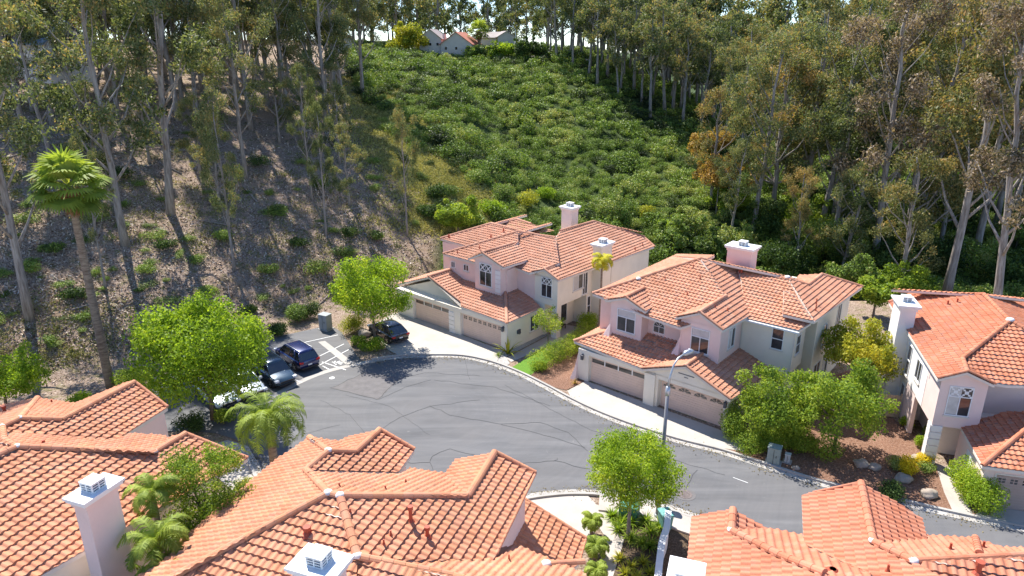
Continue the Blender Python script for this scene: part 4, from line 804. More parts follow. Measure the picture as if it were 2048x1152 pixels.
LM['flower'] = leaf_mat('yellow_flower', [(.05, (.35, .33, .03)), (.4, (.68, .55, .02)), (.8, (.80, .62, .03)), (1, (.82, .66, .05))], .3, .05)
LM['orange'] = leaf_mat('orange_blossom_leaf', [(.05, (.13, .13, .04)), (.35, (.30, .24, .06)), (.6, (.48, .30, .08)), (1, (.60, .36, .12))], .35, .15)
LM['palm'] = leaf_mat('palm_leaflet', [(.05, (.06, .10, .02)), (.3, (.18, .25, .04)), (.6, (.33, .42, .07)), (.85, (.50, .54, .12)), (1, (.62, .56, .18))], .42, .08)
LM['palmy'] = leaf_mat('yellow_palm_leaflet', [(.05, (.35, .33, .03)), (.5, (.62, .58, .05)), (1, (.75, .66, .12))], .4, .05)
def bark_mat(name, a, b_, sc=(6, 6, .7)):
    m, nt, b = mat(name, .9, .15); tc = nt.nodes.new('ShaderNodeTexCoord'); mp = nd(nt, 'ShaderNodeMapping'); mp.inputs['Scale'].default_value = sc; nt.links.new(tc.outputs['Object'], mp.inputs[0])
    n = nd(nt, 'ShaderNodeTexNoise', Scale=1.0, Detail=6, Roughness=.7); nt.links.new(mp.outputs[0], n.inputs['Vector']); nt.links.new(ramp(nt, n.outputs['Fac'], [(.35, a), (.62, b_)]), b.inputs['Base Color']); bump(nt, b, n.outputs['Fac'], .5, .05); return m
BK = {'euc': bark_mat('pale_eucalyptus_bark', (.17, .14, .12), (.40, .36, .32)), 'brown': bark_mat('brown_bark', (.10, .075, .055), (.23, .18, .14)), 'palm': bark_mat('palm_bark', (.16, .11, .08), (.34, .27, .20), (2, 2, 9)), 'grey': bark_mat('grey_bark', (.16, .14, .12), (.30, .27, .24))}
def euc_variant(i, n, size, Ht=26.0, sparse=1.0, base=.36, wid=1.0):
    rr = random.Random(100 + i); limbs = []; cen = []; rad = []; lean = (rr.uniform(-1.6, 1.6), rr.uniform(-1, 1))
    for k_ in range(int(17 * sparse)):
        t = base + (1 - base) * (k_ + .5) / (17 * sparse); a = rr.uniform(0, 6.28); R = wid * (rr.uniform(1.6, 4.2) * math.sin(math.pi * min(1, .22 + .72 * (t - base) / (1 - base))) + .3)
        e = (lean[0] * t + R * math.cos(a), lean[1] * t + R * math.sin(a), Ht * t + R * .75); limbs.append((max(.2, t - .10), e, .17 * (1.15 - t)))
        for q in range(3): cen.append((e[0] + rr.uniform(-1.2, 1.2), e[1] + rr.uniform(-1.2, 1.2), e[2] + rr.uniform(-1.6, .7))); x = rr.uniform(.7, 1.5); rad.append((x, x, x * rr.uniform(.7, 1.15)))
    cen.append((lean[0], lean[1], Ht)); rad.append((1.2, 1.2, 1.5))
    tr = trunk_mb(Ht, .36, lean, limbs, 8, .35, i).mesh('eucalyptus_trunk', True)
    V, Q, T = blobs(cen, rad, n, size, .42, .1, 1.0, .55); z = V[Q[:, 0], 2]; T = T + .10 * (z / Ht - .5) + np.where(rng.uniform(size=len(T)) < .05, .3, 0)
    return tr, npmesh('eucalyptus_crown', V, Q, T)
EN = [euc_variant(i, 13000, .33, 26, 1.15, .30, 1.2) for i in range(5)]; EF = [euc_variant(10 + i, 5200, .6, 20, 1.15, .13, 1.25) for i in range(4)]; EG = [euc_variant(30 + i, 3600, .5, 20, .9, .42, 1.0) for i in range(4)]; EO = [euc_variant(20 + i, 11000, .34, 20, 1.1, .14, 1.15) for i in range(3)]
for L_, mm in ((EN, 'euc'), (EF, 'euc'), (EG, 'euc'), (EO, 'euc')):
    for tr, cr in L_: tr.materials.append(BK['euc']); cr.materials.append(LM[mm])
def place_tree(name, var, loc, sc, rz, label, cat, group=None, tilt=(0, 0), leafm=None, scz=None):
    r = root(name, label, cat, loc, 0, group); r.rotation_euler = (tilt[0], tilt[1], rz); r.scale = (sc, sc, scz or sc)
    link('trunk', var[0], None, r); c = link('crown', var[1], None, r)
    if leafm: c.material_slots[0].link = 'OBJECT'; c.material_slots[0].material = leafm
    return r
U = random.uniform
# --- prominent eucalyptus on the left slope (trunk foot pixel, height m)
named = [((60, 642), 27, 'tall bare grey eucalyptus trunk leaning at the far left edge'), ((60, 312), 24, 'eucalyptus with a twin pale trunk high on the slope at the left'), ((252, 497), 27, 'thick pale eucalyptus trunk above and right of the tall fan palm'), ((342, 432), 30, 'tallest eucalyptus with a forked white striped trunk on the left slope'),
         ((470, 548), 17, 'thin eucalyptus standing right above the parking bays'), ((534, 212), 25, 'dark leaved eucalyptus on the crest above the brown bank'), ((725, 192), 24, 'lone straight eucalyptus at the left rim of the green brush hill'), ((492, 362), 20, 'leafy eucalyptus with an orange tinged crown in the middle of the slope'), ((213, 585), 13, 'slender dead looking eucalyptus pole beside the fan palm'),
         ((625, 402), 15, 'pair like thin white eucalyptus stem on the brown slope'), ((653, 478), 14, 'thin eucalyptus sapling lower down beside a long shadow'), ((815, 476), 14, 'young reddish tipped eucalyptus left of the pink and cream house'), ((395, 262), 23, 'eucalyptus half hidden behind the tallest one'), ((160, 262), 22, 'eucalyptus near the blue roofed house'), ((105, 330), 18, 'short eucalyptus low in front of the blue roofed house')]
for i, ((u, v), h, lb) in enumerate(named):
    g_ = G(u, v); var = EN[i % 5]; thin = .62 if ('thin' in lb or 'slender' in lb or 'young' in lb) else 1.0; r = place_tree('eucalyptus_tree', var, g_, h / 26 * thin * 1.0, U(0, 6), lb, 'tree'); r.scale = (h / 26 * thin, h / 26 * thin, h / 26); r.rotation_euler = (U(-.02, .02), U(-.03, .03), U(0, 6))
def scatter(pts, mind):
    out = []
    for p in pts:
        if all((p[0] - q[0]) ** 2 + (p[1] - q[1]) ** 2 > mind * mind for q in out): out.append(p)
    return out
# --- the grove at the upper left
cand = [G(random.uniform(-60, 700), random.uniform(96, 262)) for _ in range(420)]; cand = [p for p in cand if p[1] < 165]
for i, p in enumerate(scatter(cand, 4.4)[:84]):
    place_tree('eucalyptus_tree', EN[i % 5], p, U(.72, 1.05), U(0, 6), 'dull green pale trunked eucalyptus in the grove on the upper left slope', 'tree', 'eucalyptus grove on the upper left slope', (U(-.05, .05), U(-.05, .05)))
for i, (u, v) in enumerate([(20, 440), (400, 350), (610, 300), (680, 330), (560, 290), (300, 330), (440, 420), (200, 395), (660, 262), (700, 420)]):
    g_ = G(u, v); place_tree('eucalyptus_tree', EO[i % 3], g_, U(.45, .62), U(0, 6), 'short bushy young eucalyptus in the open middle of the left slope', 'tree', 'young eucalyptus on the left slope')
# --- right hand wood behind the houses
right = [(1545, 430, 22), (1610, 430, 24), (1665, 450, 22), (1735, 430, 24), (1790, 420, 25), (1860, 430, 24), (1925, 440, 25), (1985, 480, 26), (2040, 440, 26), (1640, 290, 22), (1750, 270, 22), (1830, 280, 24), (1930, 260, 24), (2020, 270, 26), (1500, 240, 18), (1450, 300, 16), (1880, 500, 18), (1680, 560, 14), (1800, 600, 15)][:0] + [(1745, 555, 30), (1890, 600, 31), (1640, 470, 27), (1945, 540, 30), (1505, 470, 23), (1420, 420, 16), (1565, 400, 25), (1830, 470, 28), (2010, 470, 30), (1700, 400, 27), (1480, 350, 21), (1620, 340, 25), (1770, 350, 27), (1900, 380, 28), (2020, 350, 28), (1520, 300, 20), (1990, 640, 24), (2075, 560, 30), (1860, 320, 26), (1960, 300, 25), (1570, 260, 20), (1690, 300, 24), (1660, 520, 20), (1800, 545, 22), (2110, 420, 28), (1590, 560, 12), (1720, 480, 24), (1980, 420, 26), (1460, 480, 12), (1545, 430, 22), (1610, 430, 24), (1665, 450, 22), (1735, 430, 24), (1790, 420, 25), (1860, 430, 24), (1925, 440, 25), (1985, 480, 26), (2040, 440, 26), (1640, 290, 22), (1750, 270, 22), (1830, 280, 24), (1930, 260, 24), (2020, 270, 26), (1500, 240, 18), (1450, 300, 16), (1880, 500, 18), (1680, 560, 14), (1800, 600, 15)]
lab = {0: 'eucalyptus with a long pale trunk rising behind the gap between the two right hand houses', 1: 'leaning eucalyptus with a thick white trunk behind the right edge house', 2: 'eucalyptus with a white forked stem just right of the pink chimney', 3: 'eucalyptus with two white slanting stems near the right edge', 4: 'dark bushy eucalyptus at the left end of the right hand wood'}
for i, (u, v, h) in enumerate(right):
    g_ = G(u, v); lb = lab.get(i); k_ = h / 26 * 1.17
    place_tree('eucalyptus_tree', (EN + EO)[i % 8], g_, k_ * (1 if i % 8 < 5 else 1.2), U(0, 6), lb or ('tall eucalyptus with a rusty orange tinged crown in the wood at the right' if i % 2 else ('tall eucalyptus with a dry brown crown in the wood at the right' if i % 8 == 0 else 'tall eucalyptus with an olive green crown in the wood at the right')), 'tree', None if lb else 'eucalyptus wood at the right', (U(-.07, .07), U(-.09, .09)), LM['eucO'] if i % 2 else (LM['eucR'] if i % 8 == 0 else None))
# --- far skyline trees
cand = [(random.uniform(-190, 240), random.uniform(192, 290)) for _ in range(900)]
far_c = []
for x, y in cand:
    if y < 205 and -32 < x < 24: continue
    if y < 222 and x < 26 and x > -30 and random.random() < .6: continue
    far_c.append((x, y))
def merge_trees(name, var, spots_, stride):
    arr = []
    for tr, cr in var:
        o_ = []
        for me, st in ((tr, 1), (cr, stride)):
            V = np.empty(len(me.vertices) * 3, 'f'); me.vertices.foreach_get('co', V); V = V.reshape(-1, 3); Q = np.array([p.vertices[:] for p in me.polygons if len(p.vertices) == 4][::st], 'i'); T = np.full(len(Q), .5)
            if me is cr: T = np.empty(len(me.polygons), 'f'); me.attributes['tint'].data.foreach_get('value', T); T = T[::st]
            Vq = V[Q].reshape(-1, 4, 3)
            if me is cr and st > 1: cc = Vq.mean(1, keepdims=True); Vq = cc + (Vq - cc) * 1.3
            o_.append((Vq, T))
        arr.append(o_)
    VV = []; TT = []; MI = []
    for i, (x, y, z, sc) in enumerate(spots_):
        a = U(0, 6.28); c_, sn = math.cos(a) * sc, math.sin(a) * sc
        for mi, (Vq, T) in enumerate(arr[i % len(arr)]): VV.append(np.stack([Vq[..., 0] * c_ - Vq[..., 1] * sn + x, Vq[..., 0] * sn + Vq[..., 1] * c_ + y, Vq[..., 2] * sc + z], -1).reshape(-1, 3)); TT.append(T + (U(-.16, .16) if mi else 0)); MI.append(np.full(len(T), mi, 'i'))
    V = np.concatenate(VV); me = npmesh(name, V, np.arange(len(V)).reshape(-1, 4), np.concatenate(TT)); me.materials.append(BK['euc']); me.materials.append(LM['euc']); me.polygons.foreach_set('material_index', np.concatenate(MI)); return link(name, me)
sk = sorted([(x, y, hz(x, y), U(.85, 1.3) * (1 + .45 * sstep((x - 10) / 40))) for x, y in scatter(far_c, 6.0)[:230]], key=lambda p: p[1])
o = merge_trees('distant_trees', EF, sk[90:], 2); o['kind'] = 'stuff'; tag(o, 'distant eucalyptus forest behind the skyline row of trees', 'forest')
for i, (x, y, z_, sc_) in enumerate(sk[:90]):
    place_tree('eucalyptus_tree', EF[i % 4], (x, y, z_), sc_, U(0, 6), 'far eucalyptus in the row of trees along the skyline', 'tree', 'skyline eucalyptus', (U(-.05, .05), U(-.06, .06)))
cand = [G(random.uniform(1060, 1440), random.uniform(106, 260)) for _ in range(900)]; cand = [p for p in cand if 100 < p[1] < 215 and (p[0] > 8)]
pix_ok = []
for p in scatter(cand, 4.0):
    c_, s_ = math.cos(TH), math.sin(TH); dep = p[1] * c_ - (p[2] - CH) * s_; u_ = 1024 + FPX * p[0] / dep; v_ = 576 - FPX * (p[1] * s_ + (p[2] - CH) * c_) / dep
    if v_ < 105 + (u_ - 1060) * .55: pix_ok.append(p)
for i, p in enumerate(pix_ok[:95]):
    place_tree('eucalyptus_tree', EG[i % 4], p, U(.7, 1.1), U(0, 6), 'slim eucalyptus with a bare lower trunk on the far bank right of the brush hill', 'tree', 'eucalyptus on the far right bank', (U(-.05, .05), U(-.12, .12)))
# --- brush on the hill
def shrub_variant(i, n, size, R=1.0, flat=.75):
    rr = random.Random(300 + i); m_ = 7 + i % 3; cen = []; rad = []
    for k_ in range(m_): a = rr.uniform(0, 6.28); q = rr.uniform(.1, .62) * R; cen.append((q * math.cos(a), q * math.sin(a), rr.uniform(.25, .8) * flat * R)); x = rr.uniform(.35, .58) * R; rad.append((x, x, x * .8))
    V, Q, T = blobs(cen, rad, n, size, .6, .5, 0, .35, .10); return V, Q, T
SV = [shrub_variant(i, 1150, .115) for i in range(9)]
SM = [npmesh('brush_shrub', *s_) for s_ in SV]
for m_ in SM: m_.materials.append(LM['chap'])
spots = []
def bare(u_, v_):     # open dry ground between the brown bank and the green hill
    L_ = [(720, 190), (760, 250), (830, 330), (900, 360), (960, 400), (1000, 430)]
    return False
for _ in range(16000):
    x = random.uniform(-60, 130); y = random.uniform(76, 205); z = hz(x, y); c_, s_ = math.cos(TH), math.sin(TH); dep = y * c_ - (z - CH) * s_; u_ = 1024 + FPX * x / dep; v_ = 576 - FPX * (y * s_ + (z - CH) * c_) / dep
    left_lim = np.interp(v_, [95, 140, 190, 260, 330, 380, 430, 600], [700, 700, 715, 745, 800, 860, 870, 880])
    if u_ < left_lim or u_ > 2150 or v_ > 640: continue
    if y < 80 and u_ > 1290: pass
    if v_ > 200 and u_ < left_lim + np.interp(v_, [200, 330, 440], [25, 110, 150]) and random.random() < .8: continue          # bare dirt track
    spots.append((x, y, z, u_, v_))
kept = []; grid = {}
for p in spots:
    k_ = (int(p[0] // 2.0), int(p[1] // 2.0)); ok = True
    for a in (-1, 0, 1):
        for b_ in (-1, 0, 1):
            for q in grid.get((k_[0] + a, k_[1] + b_), ()):
                if (p[0] - q[0]) ** 2 + (p[1] - q[1]) ** 2 < 1.25 ** 2: ok = False
    if ok: grid.setdefault(k_, []).append(p); kept.append(p)
def blocked(x, y): # keep clear of the houses
    for H_, (a0, a1, b0, b1) in ((HA, (-14, 4, -6, 21)), (HB, (-3, 15.5, -5, 20)), (HC, (-2, 12, -5, 14))):
        dx, dy = x - H_.o[0], y - H_.o[1]; a = dx * H_.c + dy * H_.s; b_ = -dx * H_.s + dy * H_.c
        if a0 < a < a1 and b0 < b_ < b1: return True
    return False
kept = [p for p in kept if not blocked(p[0], p[1])]
kept.sort(key=lambda p: p[1]); ind = kept[:240]; rest = kept[240:]
for i, (x, y, z, u_, v_) in enumerate(ind):
    o = link('brush_shrub', SM[i % 9]); s_ = U(1.3, 2.6); o.location = (x, y, z - .1); o.scale = (s_, s_, s_ * U(.75, 1.1)); o.rotation_euler[2] = U(0, 6); tag(o, 'rounded green wild shrub growing at the foot of the brush slope behind the houses', 'shrub', 'wild shrubs behind the houses')
VV = []; QQ = []; TT = []; off = 0
for i, (x, y, z, u_, v_) in enumerate(rest):
    V, Q, T = SV[i % 9]; far_ = y > 135; st = 2 if far_ else 1; s_ = U(.9, 1.9) * (1.0 if random.random() < .82 else 1.6); a = U(0, 6); c_, sn = math.cos(a), math.sin(a); W_ = V.reshape(-1, 4, 3)[::st]
    if st == 2: cc = W_.mean(1, keepdims=True); W_ = cc + (W_ - cc) * 1.4
    W_ = W_.reshape(-1, 3) * np.array([s_, s_, s_ * U(.8, 1.15)]); W_ = np.stack([W_[:, 0] * c_ - W_[:, 1] * sn + x, W_[:, 0] * sn + W_[:, 1] * c_ + y, W_[:, 2] + z - .15], 1)
    nq = len(W_) // 4; VV.append(W_); QQ.append(np.arange(4 * nq).reshape(nq, 4) + off); off += 4 * nq; big = .35 * (noise.noise(Vector((x * .06, y * .06, 7))) ); TT.append(T[::st][:nq] + U(-.2, .2) + (-.26 if random.random() < .15 else 0) + big)
me = npmesh('brush', np.concatenate(VV), np.concatenate(QQ), np.concatenate(TT)); me.materials.append(leaf_mat('hill_brush_leaf', [(.05, (.035, .052, .022)), (.22, (.085, .12, .04)), (.42, (.155, .24, .045)), (.6, (.235, .345, .055)), (.76, (.29, .325, .13)), (.9, (.40, .44, .09)), (1, (.46, .44, .17))], .25, 0))
br = link('brush', me); br['kind'] = 'stuff'; tag(br, 'dense green chaparral covering the hill behind the houses', 'brush')

# ================================================================== garden and street planting
def tree_obj(name, label, x, y, z0, ztop_c, R, n, size, lm, bark='brown', lobes=9, flat=.85, tr=.14, seed=1, droop=.2, gaps=.45, cat='tree', stems=1, group=None, low=.0, core=.62):
    """trunk up to the crown centre, limbs to lobes spread over a rounded crown"""
    rr = random.Random(seed); h = ztop_c - z0; cen = [(0, 0, h)]; rad = [(R * core, R * core, R * core * .88)]; limbs = []
    for k_ in range(lobes):
        a = 6.283 * k_ / lobes + rr.uniform(-.3, .3); el = rr.uniform(-.45 - low, .85); q = R * rr.uniform(.52, .80); e = (q * math.cos(a) * math.cos(el), q * math.sin(a) * math.cos(el), h + q * math.sin(el) * flat); cen.append(e); x_ = R * rr.uniform(.24, .46); rad.append((x_, x_, x_ * .85))
        limbs.append((rr.uniform(.5, .85), e, tr * .45))
    for k_ in range(lobes): a = rr.uniform(0, 6.28); el = rr.uniform(-.3, 1.3); q = R * rr.uniform(.8, .98); cen.append((q * math.cos(a) * math.cos(el), q * math.sin(a) * math.cos(el), h + q * math.sin(el) * flat)); x_ = R * rr.uniform(.12, .24); rad.append((x_, x_, x_))
    r = root(name, label, cat, (x, y, z0), 0, group); trunk_mb(h + .3, tr, (rr.uniform(-.2, .2), rr.uniform(-.2, .2)), limbs, 8, .08, seed).build('trunk', BK[bark], r, True)
    V, Q, T = blobs(cen, rad, n, size, .6, .35, droop, gaps, .13); me = npmesh('crown', V, Q, T); me.materials.append(LM[lm]); link('crown', me, None, r); return r
def from_px(bu, bv, cv, ru, flat=True):
    """foot pixel, crown centre row, crown radius in px -> x, y, z0, zc, R"""
    x, y, z = G(bu, bv) if bv < 660 else (*P(bu, bv), 0.0); zc = zof(y, cv); dep = y * math.cos(TH) - (zc - CH) * math.sin(TH); return x, y, z, zc, ru * dep / FPX
def T_(name, label, bu, bv, cv, ru, n, size, lm, **k):
    x, y, z, zc, R = from_px(bu, bv, cv, ru); return tree_obj(name, label, x, y, z, zc, R, n, size, lm, **k)
T_('shade_tree', 'wide bright green tree spreading over the parked cars by the parking bays', 426, 838, 712, 132, 30000, .21, 'lime', seed=3, lobes=21, tr=.2, flat=.85, low=.35, core=.5)
T_('shade_tree', 'bright green tree standing left of the black car and casting its shadow on the road', 751, 688, 583, 82, 17000, .20, 'lime', seed=4, lobes=15, tr=.15, flat=.95, low=.2, core=.48)
T_('shade_tree', 'yellow green round tree cut by the left edge above the weathered roof', 22, 842, 755, 82, 13000, .17, 'lime', seed=5, lobes=11)
T_('ball_tree', 'round clipped yellow green tree beside the street lamp', 1256, 1076, 944, 98, 32000, .115, 'lime', seed=6, lobes=26, tr=.12, flat=.85, bark='grey', gaps=.6, core=.78)
T_('shade_tree', 'loose green tree in front of the right hand end of the pale pink house', 1543, 880, 797, 84, 13500, .17, 'green', seed=7, lobes=13, low=.4, stems=2, core=.4)
T_('shade_tree', 'large green tree between the pink house and the right edge house, by the kerb boulders', 1668, 905, 806, 98, 17000, .17, 'green', seed=8, lobes=15, low=.4, core=.45)
T_('shade_tree', 'yellow leaved tree against the side wall of the pale pink house', 1704, 800, 700, 76, 15000, .18, 'yellow', seed=9, lobes=14, low=.3, core=.5)
T_('garden_tree', 'twisting sparse small tree in front of the cream house porch', 1096, 696, 645, 36, 2600, .13, 'green', seed=10, lobes=8, tr=.10, gaps=.3, bark='grey')
tree_obj('shade_tree', 'feathery olive green tree between the two left near roofs', -13.5, 26.0, 0, 6.4, 2.15, 22000, .10, 'green', seed=11, lobes=16, flat=1.0, low=.6, core=.5)
T_('shade_tree', 'big round olive green tree at the hill foot behind the cream house', 916, 476, 430, 46, 12000, .26, 'green', seed=12, lobes=9, low=.3)
T_('shade_tree', 'pale grey green tree rising right behind the far chimney of the cream house', 1225, 470, 425, 50, 11000, .26, 'chap', seed=13, lobes=10, low=.3)
T_('blossom_tree', 'orange tinted tree at the left edge of the right hand wood', 1408, 392, 285, 42, 9000, .3, 'orange', seed=14, lobes=10, low=.4, bark='grey')
T_('blossom_tree', 'lower orange tinted tree in front of the right hand wood', 1432, 430, 345, 48, 9000, .3, 'orange', seed=15, lobes=10, low=.4, bark='grey')
T_('yellow_tree', 'yellow flowering tree on the crest left of the far red roof', 816, 104, 78, 46, 9000, .5, 'yellow', seed=16, lobes=10, low=.4)
T_('young_pine', 'small blue green young pine at the left edge of the slope', 24, 690, 600, 24, 2600, .16, 'dark', seed=17, lobes=8, tr=.06, gaps=.4)
T_('shade_tree', 'small light green tree just left of the tree by the black car', 718, 655, 600, 30, 2200, .16, 'lime', seed=18, lobes=6, tr=.07, gaps=.35)
for i, (u, v, cv, r_) in enumerate([(1470, 520, 492, 55), (1560, 560, 520, 60), (1640, 520, 470, 70), (1720, 560, 510, 62), (1800, 600, 560, 60), (1850, 560, 510, 70), (1930, 560, 520, 70), (2010, 590, 545, 60), (1380, 480, 450, 45), (1600, 470, 430, 60), (1760, 500, 450, 62), (1900, 480, 430, 60), (2030, 500, 450, 60), (1530, 470, 430, 45), (1460, 430, 400, 45), (1560, 400, 370, 45), (1680, 420, 390, 55), (1820, 420, 380, 55), (1960, 420, 380, 50), (1745, 640, 590, 42), (1700, 600, 550, 50), (1780, 560, 520, 60), (1340, 500, 470, 36), (1420, 520, 490, 40), (1990, 300, 270, 50), (1900, 330, 300, 50), (2040, 250, 220, 50)]):
    T_('dense_tree', ('light green low dense tree' if i % 5 == 4 else ('dark green low dense tree' if i % 2 else 'grey green low dense tree')) + ' beneath the tall eucalyptus behind the right hand houses', u, v, cv, r_, 7000, .3, 'green' if i % 5 == 4 else ('dark' if i % 2 else 'chap'), seed=40 + i, lobes=9, low=.6, group='understorey trees behind the right hand houses')
# ---- shrubs
def bush(label, u, v, R, hgt, lm, n=2200, size=.11, seed=0, name='shrub', group=None, sx=1.0, rz=0, z=None):
    x, y = (P(u, v) if v > 655 else G(u, v)[:2]); z0 = 0 if v > 655 else G(u, v)[2]; rr = random.Random(seed); cen = []; rad = []
    for k_ in range(7): a = rr.uniform(0, 6.28); q = R * rr.uniform(.15, .55); cen.append((q * math.cos(a) * sx, q * math.sin(a), hgt * rr.uniform(.4, .62))); rad.append((R * .5, R * .5, hgt * .42))
    V, Q, T = blobs(cen, rad, n, size, .6, .5, 0, .35, .12); o = link(name, npmesh(name, V, Q, T)); o.data.materials.append(LM[lm]); o.location = (x, y, z0); o.rotation_euler[2] = rz; tag(o, label, 'shrub' if 'grass' not in name else 'plant', group); return o
def hedge(label, pts, hgt, w, lm, n, size=.10, name='hedge'):
    cen = []; rad = []
    for (p, q) in zip(pts, pts[1:]):
        L_ = math.hypot(q[0] - p[0], q[1] - p[1]); m_ = max(1, int(L_ / (w * .45)))
        for i in range(m_ + 1): t = i / m_; cen.append((p[0] + (q[0] - p[0]) * t + U(-.1, .1), p[1] + (q[1] - p[1]) * t + U(-.1, .1), hgt * .5)); rad.append((w * .55, w * .55, hgt * .52))
    V, Q, T = blobs(cen, rad, n, size, .6, .5, 0, .3, .12); o = link(name, npmesh(name, V, Q, T)); o.data.materials.append(LM[lm]); tag(o, label, 'hedge'); return o
bush('golden green round shrub left of the black car', 704, 664, 1.5, 1.7, 'yellow', 4200, seed=1); bush('clipped green ball shrub beside the white boulder', 716, 690, .85, .9, 'green', 1800, seed=2)
bush('low green shrub around the foot of the tree by the black car', 744, 698, 1.4, .9, 'lime', 3200, seed=3); bush('grey green shrub behind the blue car, left of the utility cabinet', 588, 650, 1.7, 1.9, 'chap', 3600, .14, seed=4); bush('dark shrub touching the utility cabinet', 622, 640, 1.3, 1.6, 'dark', 2600, .14, seed=5)
bush('dark low shrub at the edge of the parking bays', 560, 668, 1.5, 1.2, 'dark', 2600, .14, seed=6); bush('light green shrub against the left garage of the cream house', 812, 628, 1.5, 1.9, 'green', 3000, .13, seed=7)
hedge('tall bright shrub border between the cream house walk and the pale pink house', [P(1075, 742), P(1110, 725), P(1150, 705), P(1175, 680)], 1.9, 1.8, 'green', 12000)
bush('leafy shrub under the pink house corner by the porch', 1178, 660, 1.3, 1.8, 'lime', 3000, .12, seed=8); bush('low lime shrub next to the bright lawn', 1082, 740, .9, .8, 'lime', 1800, .11, seed=9)
hedge('green bush clipped upright at the right end of the double garage', [P(1462, 858), P(1462, 880)], 2.1, 1.5, 'green', 6500)
hedge('long clipped green hedge beside the kerb in front of the utility box', [P(1500, 905), P(1560, 890), P(1600, 900), P(1650, 915)], 1.3, 1.9, 'green', 14000); hedge('green hedge running back from the kerb under the loose tree', [P(1505, 895), P(1545, 860), P(1600, 865)], 1.4, 1.6, 'green', 9000)
hedge('box shaped hedge beside the walkway at the right edge house', [P(1930, 975), P(1945, 1000), P(1962, 1022)], 2.0, 2.0, 'lime', 16000)
bush('larger yellow flowering bush in the mulch garden', 1817, 946, .95, 1.0, 'flower', 2600, .10, seed=10); bush('smaller yellow flowering bush beside the stone pillar', 1848, 930, .7, .8, 'flower', 1600, .09, seed=11); bush('round grey green cushion shrub under the yellow flowers', 1852, 944, .8, .6, 'chap', 1500, .09, seed=12)
bush('dark green round shrub at the kerb behind the red orange roof', 1782, 1000, 1.15, 1.0, 'dark', 3200, .10, seed=13); bush('dry pale green shrub in the mulch left of the yellow flowers', 1790, 935, .9, .7, 'chap', 1600, .09, seed=14)
bush('potted looking small shrub by the hedge end', 1975, 1022, .35, .5, 'chap', 500, .06, seed=15); bush('yellow green shrub by the side gate', 1812, 855, .6, .9, 'lime', 1300, .10, seed=16); bush('small leafy plant in front of the stone pillar', 1840, 895, .5, .9, 'lime', 900, .10, seed=17)
bush('small plant against the white wall under the chimney', 1852, 872, .4, .9, 'green', 700, .09, seed=18); bush('olive shrub at the corner between the left near roof and the road', 492, 985, .8, 1.0, 'yellow', 1500, .09, seed=19)
bush('bright green low shrub on the slope above the left near roof', 155, 808, 1.3, .8, 'lime', 2600, .12, seed=20); bush('clipped hedge like shrub behind the tall palm foot', 262, 775, 1.9, 1.6, 'green', 4500, .13, seed=21); bush('dark shrub below the wide tree', 385, 860, 1.2, 1.4, 'dark', 3000, .12, seed=22); bush('dark shrub right of the wide tree trunk', 450, 845, 1.0, 1.0, 'green', 2200, .12, seed=23)
for i, (u, v, r_, h_, lm) in enumerate([(500, 640, 1.2, 1.0, 'dark'), (420, 600, 1.6, 1.1, 'chap'), (290, 560, 1.4, .8, 'chap'), (150, 600, 1.5, .9, 'dark'), (110, 520, 1.3, .9, 'chap'), (380, 640, 1.2, .7, 'chap'), (540, 560, 1.3, 1.0, 'chap'), (640, 560, 1.8, 1.6, 'chap'), (600, 500, 1.5, 1.0, 'dark'), (450, 480, 1.6, 1.1, 'chap'), (330, 500, 1.4, .9, 'dark'), (60, 560, 1.4, 1, 'chap'), (200, 700, 1.0, .6, 'chap'), (560, 430, 1.7, 1.2, 'dark'), (690, 520, 1.6, 1.3, 'chap'), (760, 480, 1.4, 1.2, 'chap'), (700, 480, 1.5, 1.4, 'dark'), (520, 340, 2.0, 1.6, 'dark'), (640, 380, 1.8, 1.4, 'dark'), (240, 360, 1.8, 1.4, 'dark'), (580, 240, 2.4, 1.8, 'chap'), (660, 210, 2.4, 1.8, 'chap')]):
    bush('low wild shrub scattered in the leaf litter of the shaded left slope', u, v, r_, h_, lm, 1300, .17, seed=60 + i, group='low shrubs on the left slope', name='wild_shrub')
# big lime shrubs at the near edge of the canyon
for i, (u, v, r_, lm) in enumerate([(985, 432, 2.2, 'lime'), (1050, 420, 2.4, 'yellow'), (1010, 395, 2.0, 'chap'), (1090, 400, 2.0, 'lime'), (860, 440, 1.8, 'dark'), (880, 400, 2.2, 'dark'), (960, 372, 2.3, 'chap'), (1330, 470, 2.0, 'lime'), (1290, 440, 2.0, 'yellow'), (1360, 500, 2.0, 'green')]):
    bush('light green bush on the sunny canyon foot behind the cream house', u, v, r_, r_ * .95, lm, 2800, .2, seed=90 + i, group='sunny bushes at the canyon foot')
